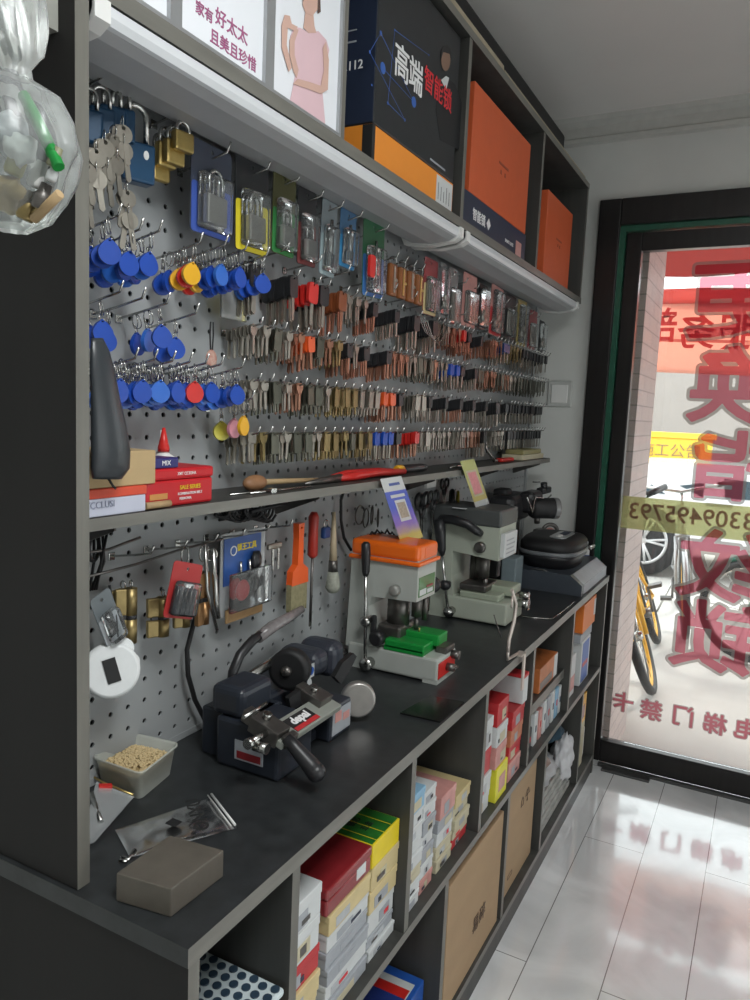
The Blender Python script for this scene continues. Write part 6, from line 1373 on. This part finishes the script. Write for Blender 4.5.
# clear dustpan like tray and red piece at the left end
t = thing('clear_scoop', 'clear plastic scoop with a silver handle lying behind the side panel', 'scoop', at(105, 810, z=ZT)) 
q4 = [at(80, 848, z=ZT + .003), at(95, 842, z=ZT + .003), at(134, 797, z=ZT + .010), at(96, 782, z=ZT + .03)]
b = B(); vs = [b.bm.verts.new(p) for p in q4]; b.bm.faces.new(vs); o = b.make('clear_sheet', bag2, t, solid=.0015)
b = B(); b.tube([at(91, 793, z=ZT + .03), at(97, 812, z=ZT + .012), at(101, 822, z=ZT + .01)], .004, 8); b.make('silver_handle', steel, t)
b = B(); b.plate([[(-.008, 0), (.008, 0), (.011, .026), (-.007, .029)]], -.004, .004, 'yz', 0, Matrix.Translation(at(104, 803, z=ZT)) @ Matrix.Rotation(-.6, 4, 'Z')); tag(b.make('red_cup', red), 'small red plastic piece in front of the tub', 'cup')
b = B(); pz = [at(92, 776, z=ZT + .012), at(104, 783, z=ZT + .012), at(133, 795, z=ZT + .012)]; b.tube(pz, .0018, 6); tag(b.make('brass_wire', brass), 'thin brass wire across the clear scoop', 'wire')
# dust patch near machine
b = B()
# ---- hanging bag at the left
t = thing('hanging_plastic_bag', 'knotted clear plastic bag of small parts hanging in front of the side panel', 'bag', at(30, 0, y=.46))
cx_ = at(36, 0, y=.46)
prof_ = [(-30, 14, 26), (0, 16, 26), (30, 20, 24), (55, 24, 20), (72, 22, 13), (82, 22, 14), (95, 26, 30), (120, 30, 38), (150, 32, 42), (175, 30, 38), (200, 26, 34), (222, 24, 26), (234, 22, 12)]
def bagsurf(u, v):
    f = u * (len(prof_) - 1); i = min(len(prof_) - 2, int(f)); q = f - i
    vv, cu, w_ = [prof_[i][k] * (1 - q) + prof_[i + 1][k] * q for k in range(3)]
    a = 2 * PI * v; n = 1 + .16 * noise.noise(Vector((math.cos(a) * 1.8, math.sin(a) * 1.8, u * 6))) + .05 * math.sin(a * 9 + u * 8)
    P_ = at(cu + w_ * math.cos(a) * n, vv, y=.46); P_.y += math.sin(a) * n * w_ * .00105 - .01; return P_
b = B(); b.grid(bagsurf, 60, 56); b.make('bag_film', bagm, t)
cols_ = [(white, 34, 178, 8), (mat('olive_cap', (.35, .33, .12), .5), 12, 165, 9), (green, 36, 118, 5), (mat('amber', (.40, .28, .10), .4), 8, 195, 10), (gcard, 8, 135, 12), (tan, 50, 205, 6), (dsteel, 38, 200, 8), (wcard, 20, 150, 9), (oldbr, 24, 210, 9), (mat('dull_olive', (.20, .20, .12), .5), 52, 160, 6), (green, 42, 132, 5), (wcard, 50, 175, 5)]
lbs = ['white bottle cap', 'olive cap', 'green strip', 'amber lump', 'grey wad', 'tan stick', 'dark metal piece', 'white wad', 'brass piece', 'dull olive piece', 'lower green strip', 'small white cap']
for (m_, u, v, s), lb_ in zip(cols_, lbs):
    P_ = at(u, v, y=.44); s *= .0009
    b = B()
    if 'strip' in lb_: b.tube([P_ + Vector((-.015, 0, .02)), P_, P_ + Vector((.02, 0, -.03))], .005, 8)
    elif 'stick' in lb_: b.tube([P_ + Vector((-.02, 0, -.01)), P_ + Vector((.012, 0, .008))], .004, 8)
    elif 'wad' in lb_ or 'lump' in lb_:
        tb = bmesh.new(); bmesh.ops.create_icosphere(tb, subdivisions=3, radius=1)
        for vv_ in tb.verts: vv_.co = P_ + vv_.co * s * 1.6 * (1 + .4 * noise.noise(vv_.co * 2 + P_ * 90))
        b.add(tb, 0, None, True)
    else: b.lathe(P_ - Vector((0, 0, s)), [(s * .8, 0), (s, s * .3), (s, s * 1.6), (s * .7, s * 2), (s * .65, s * 3)], (.3, .2, 1), 16)
    tag(b.make('bagged_part', m_), lb_ + ' inside the hanging clear plastic bag', 'small part')
for o in (hk_long, hk_short): bpy.data.objects.remove(o)
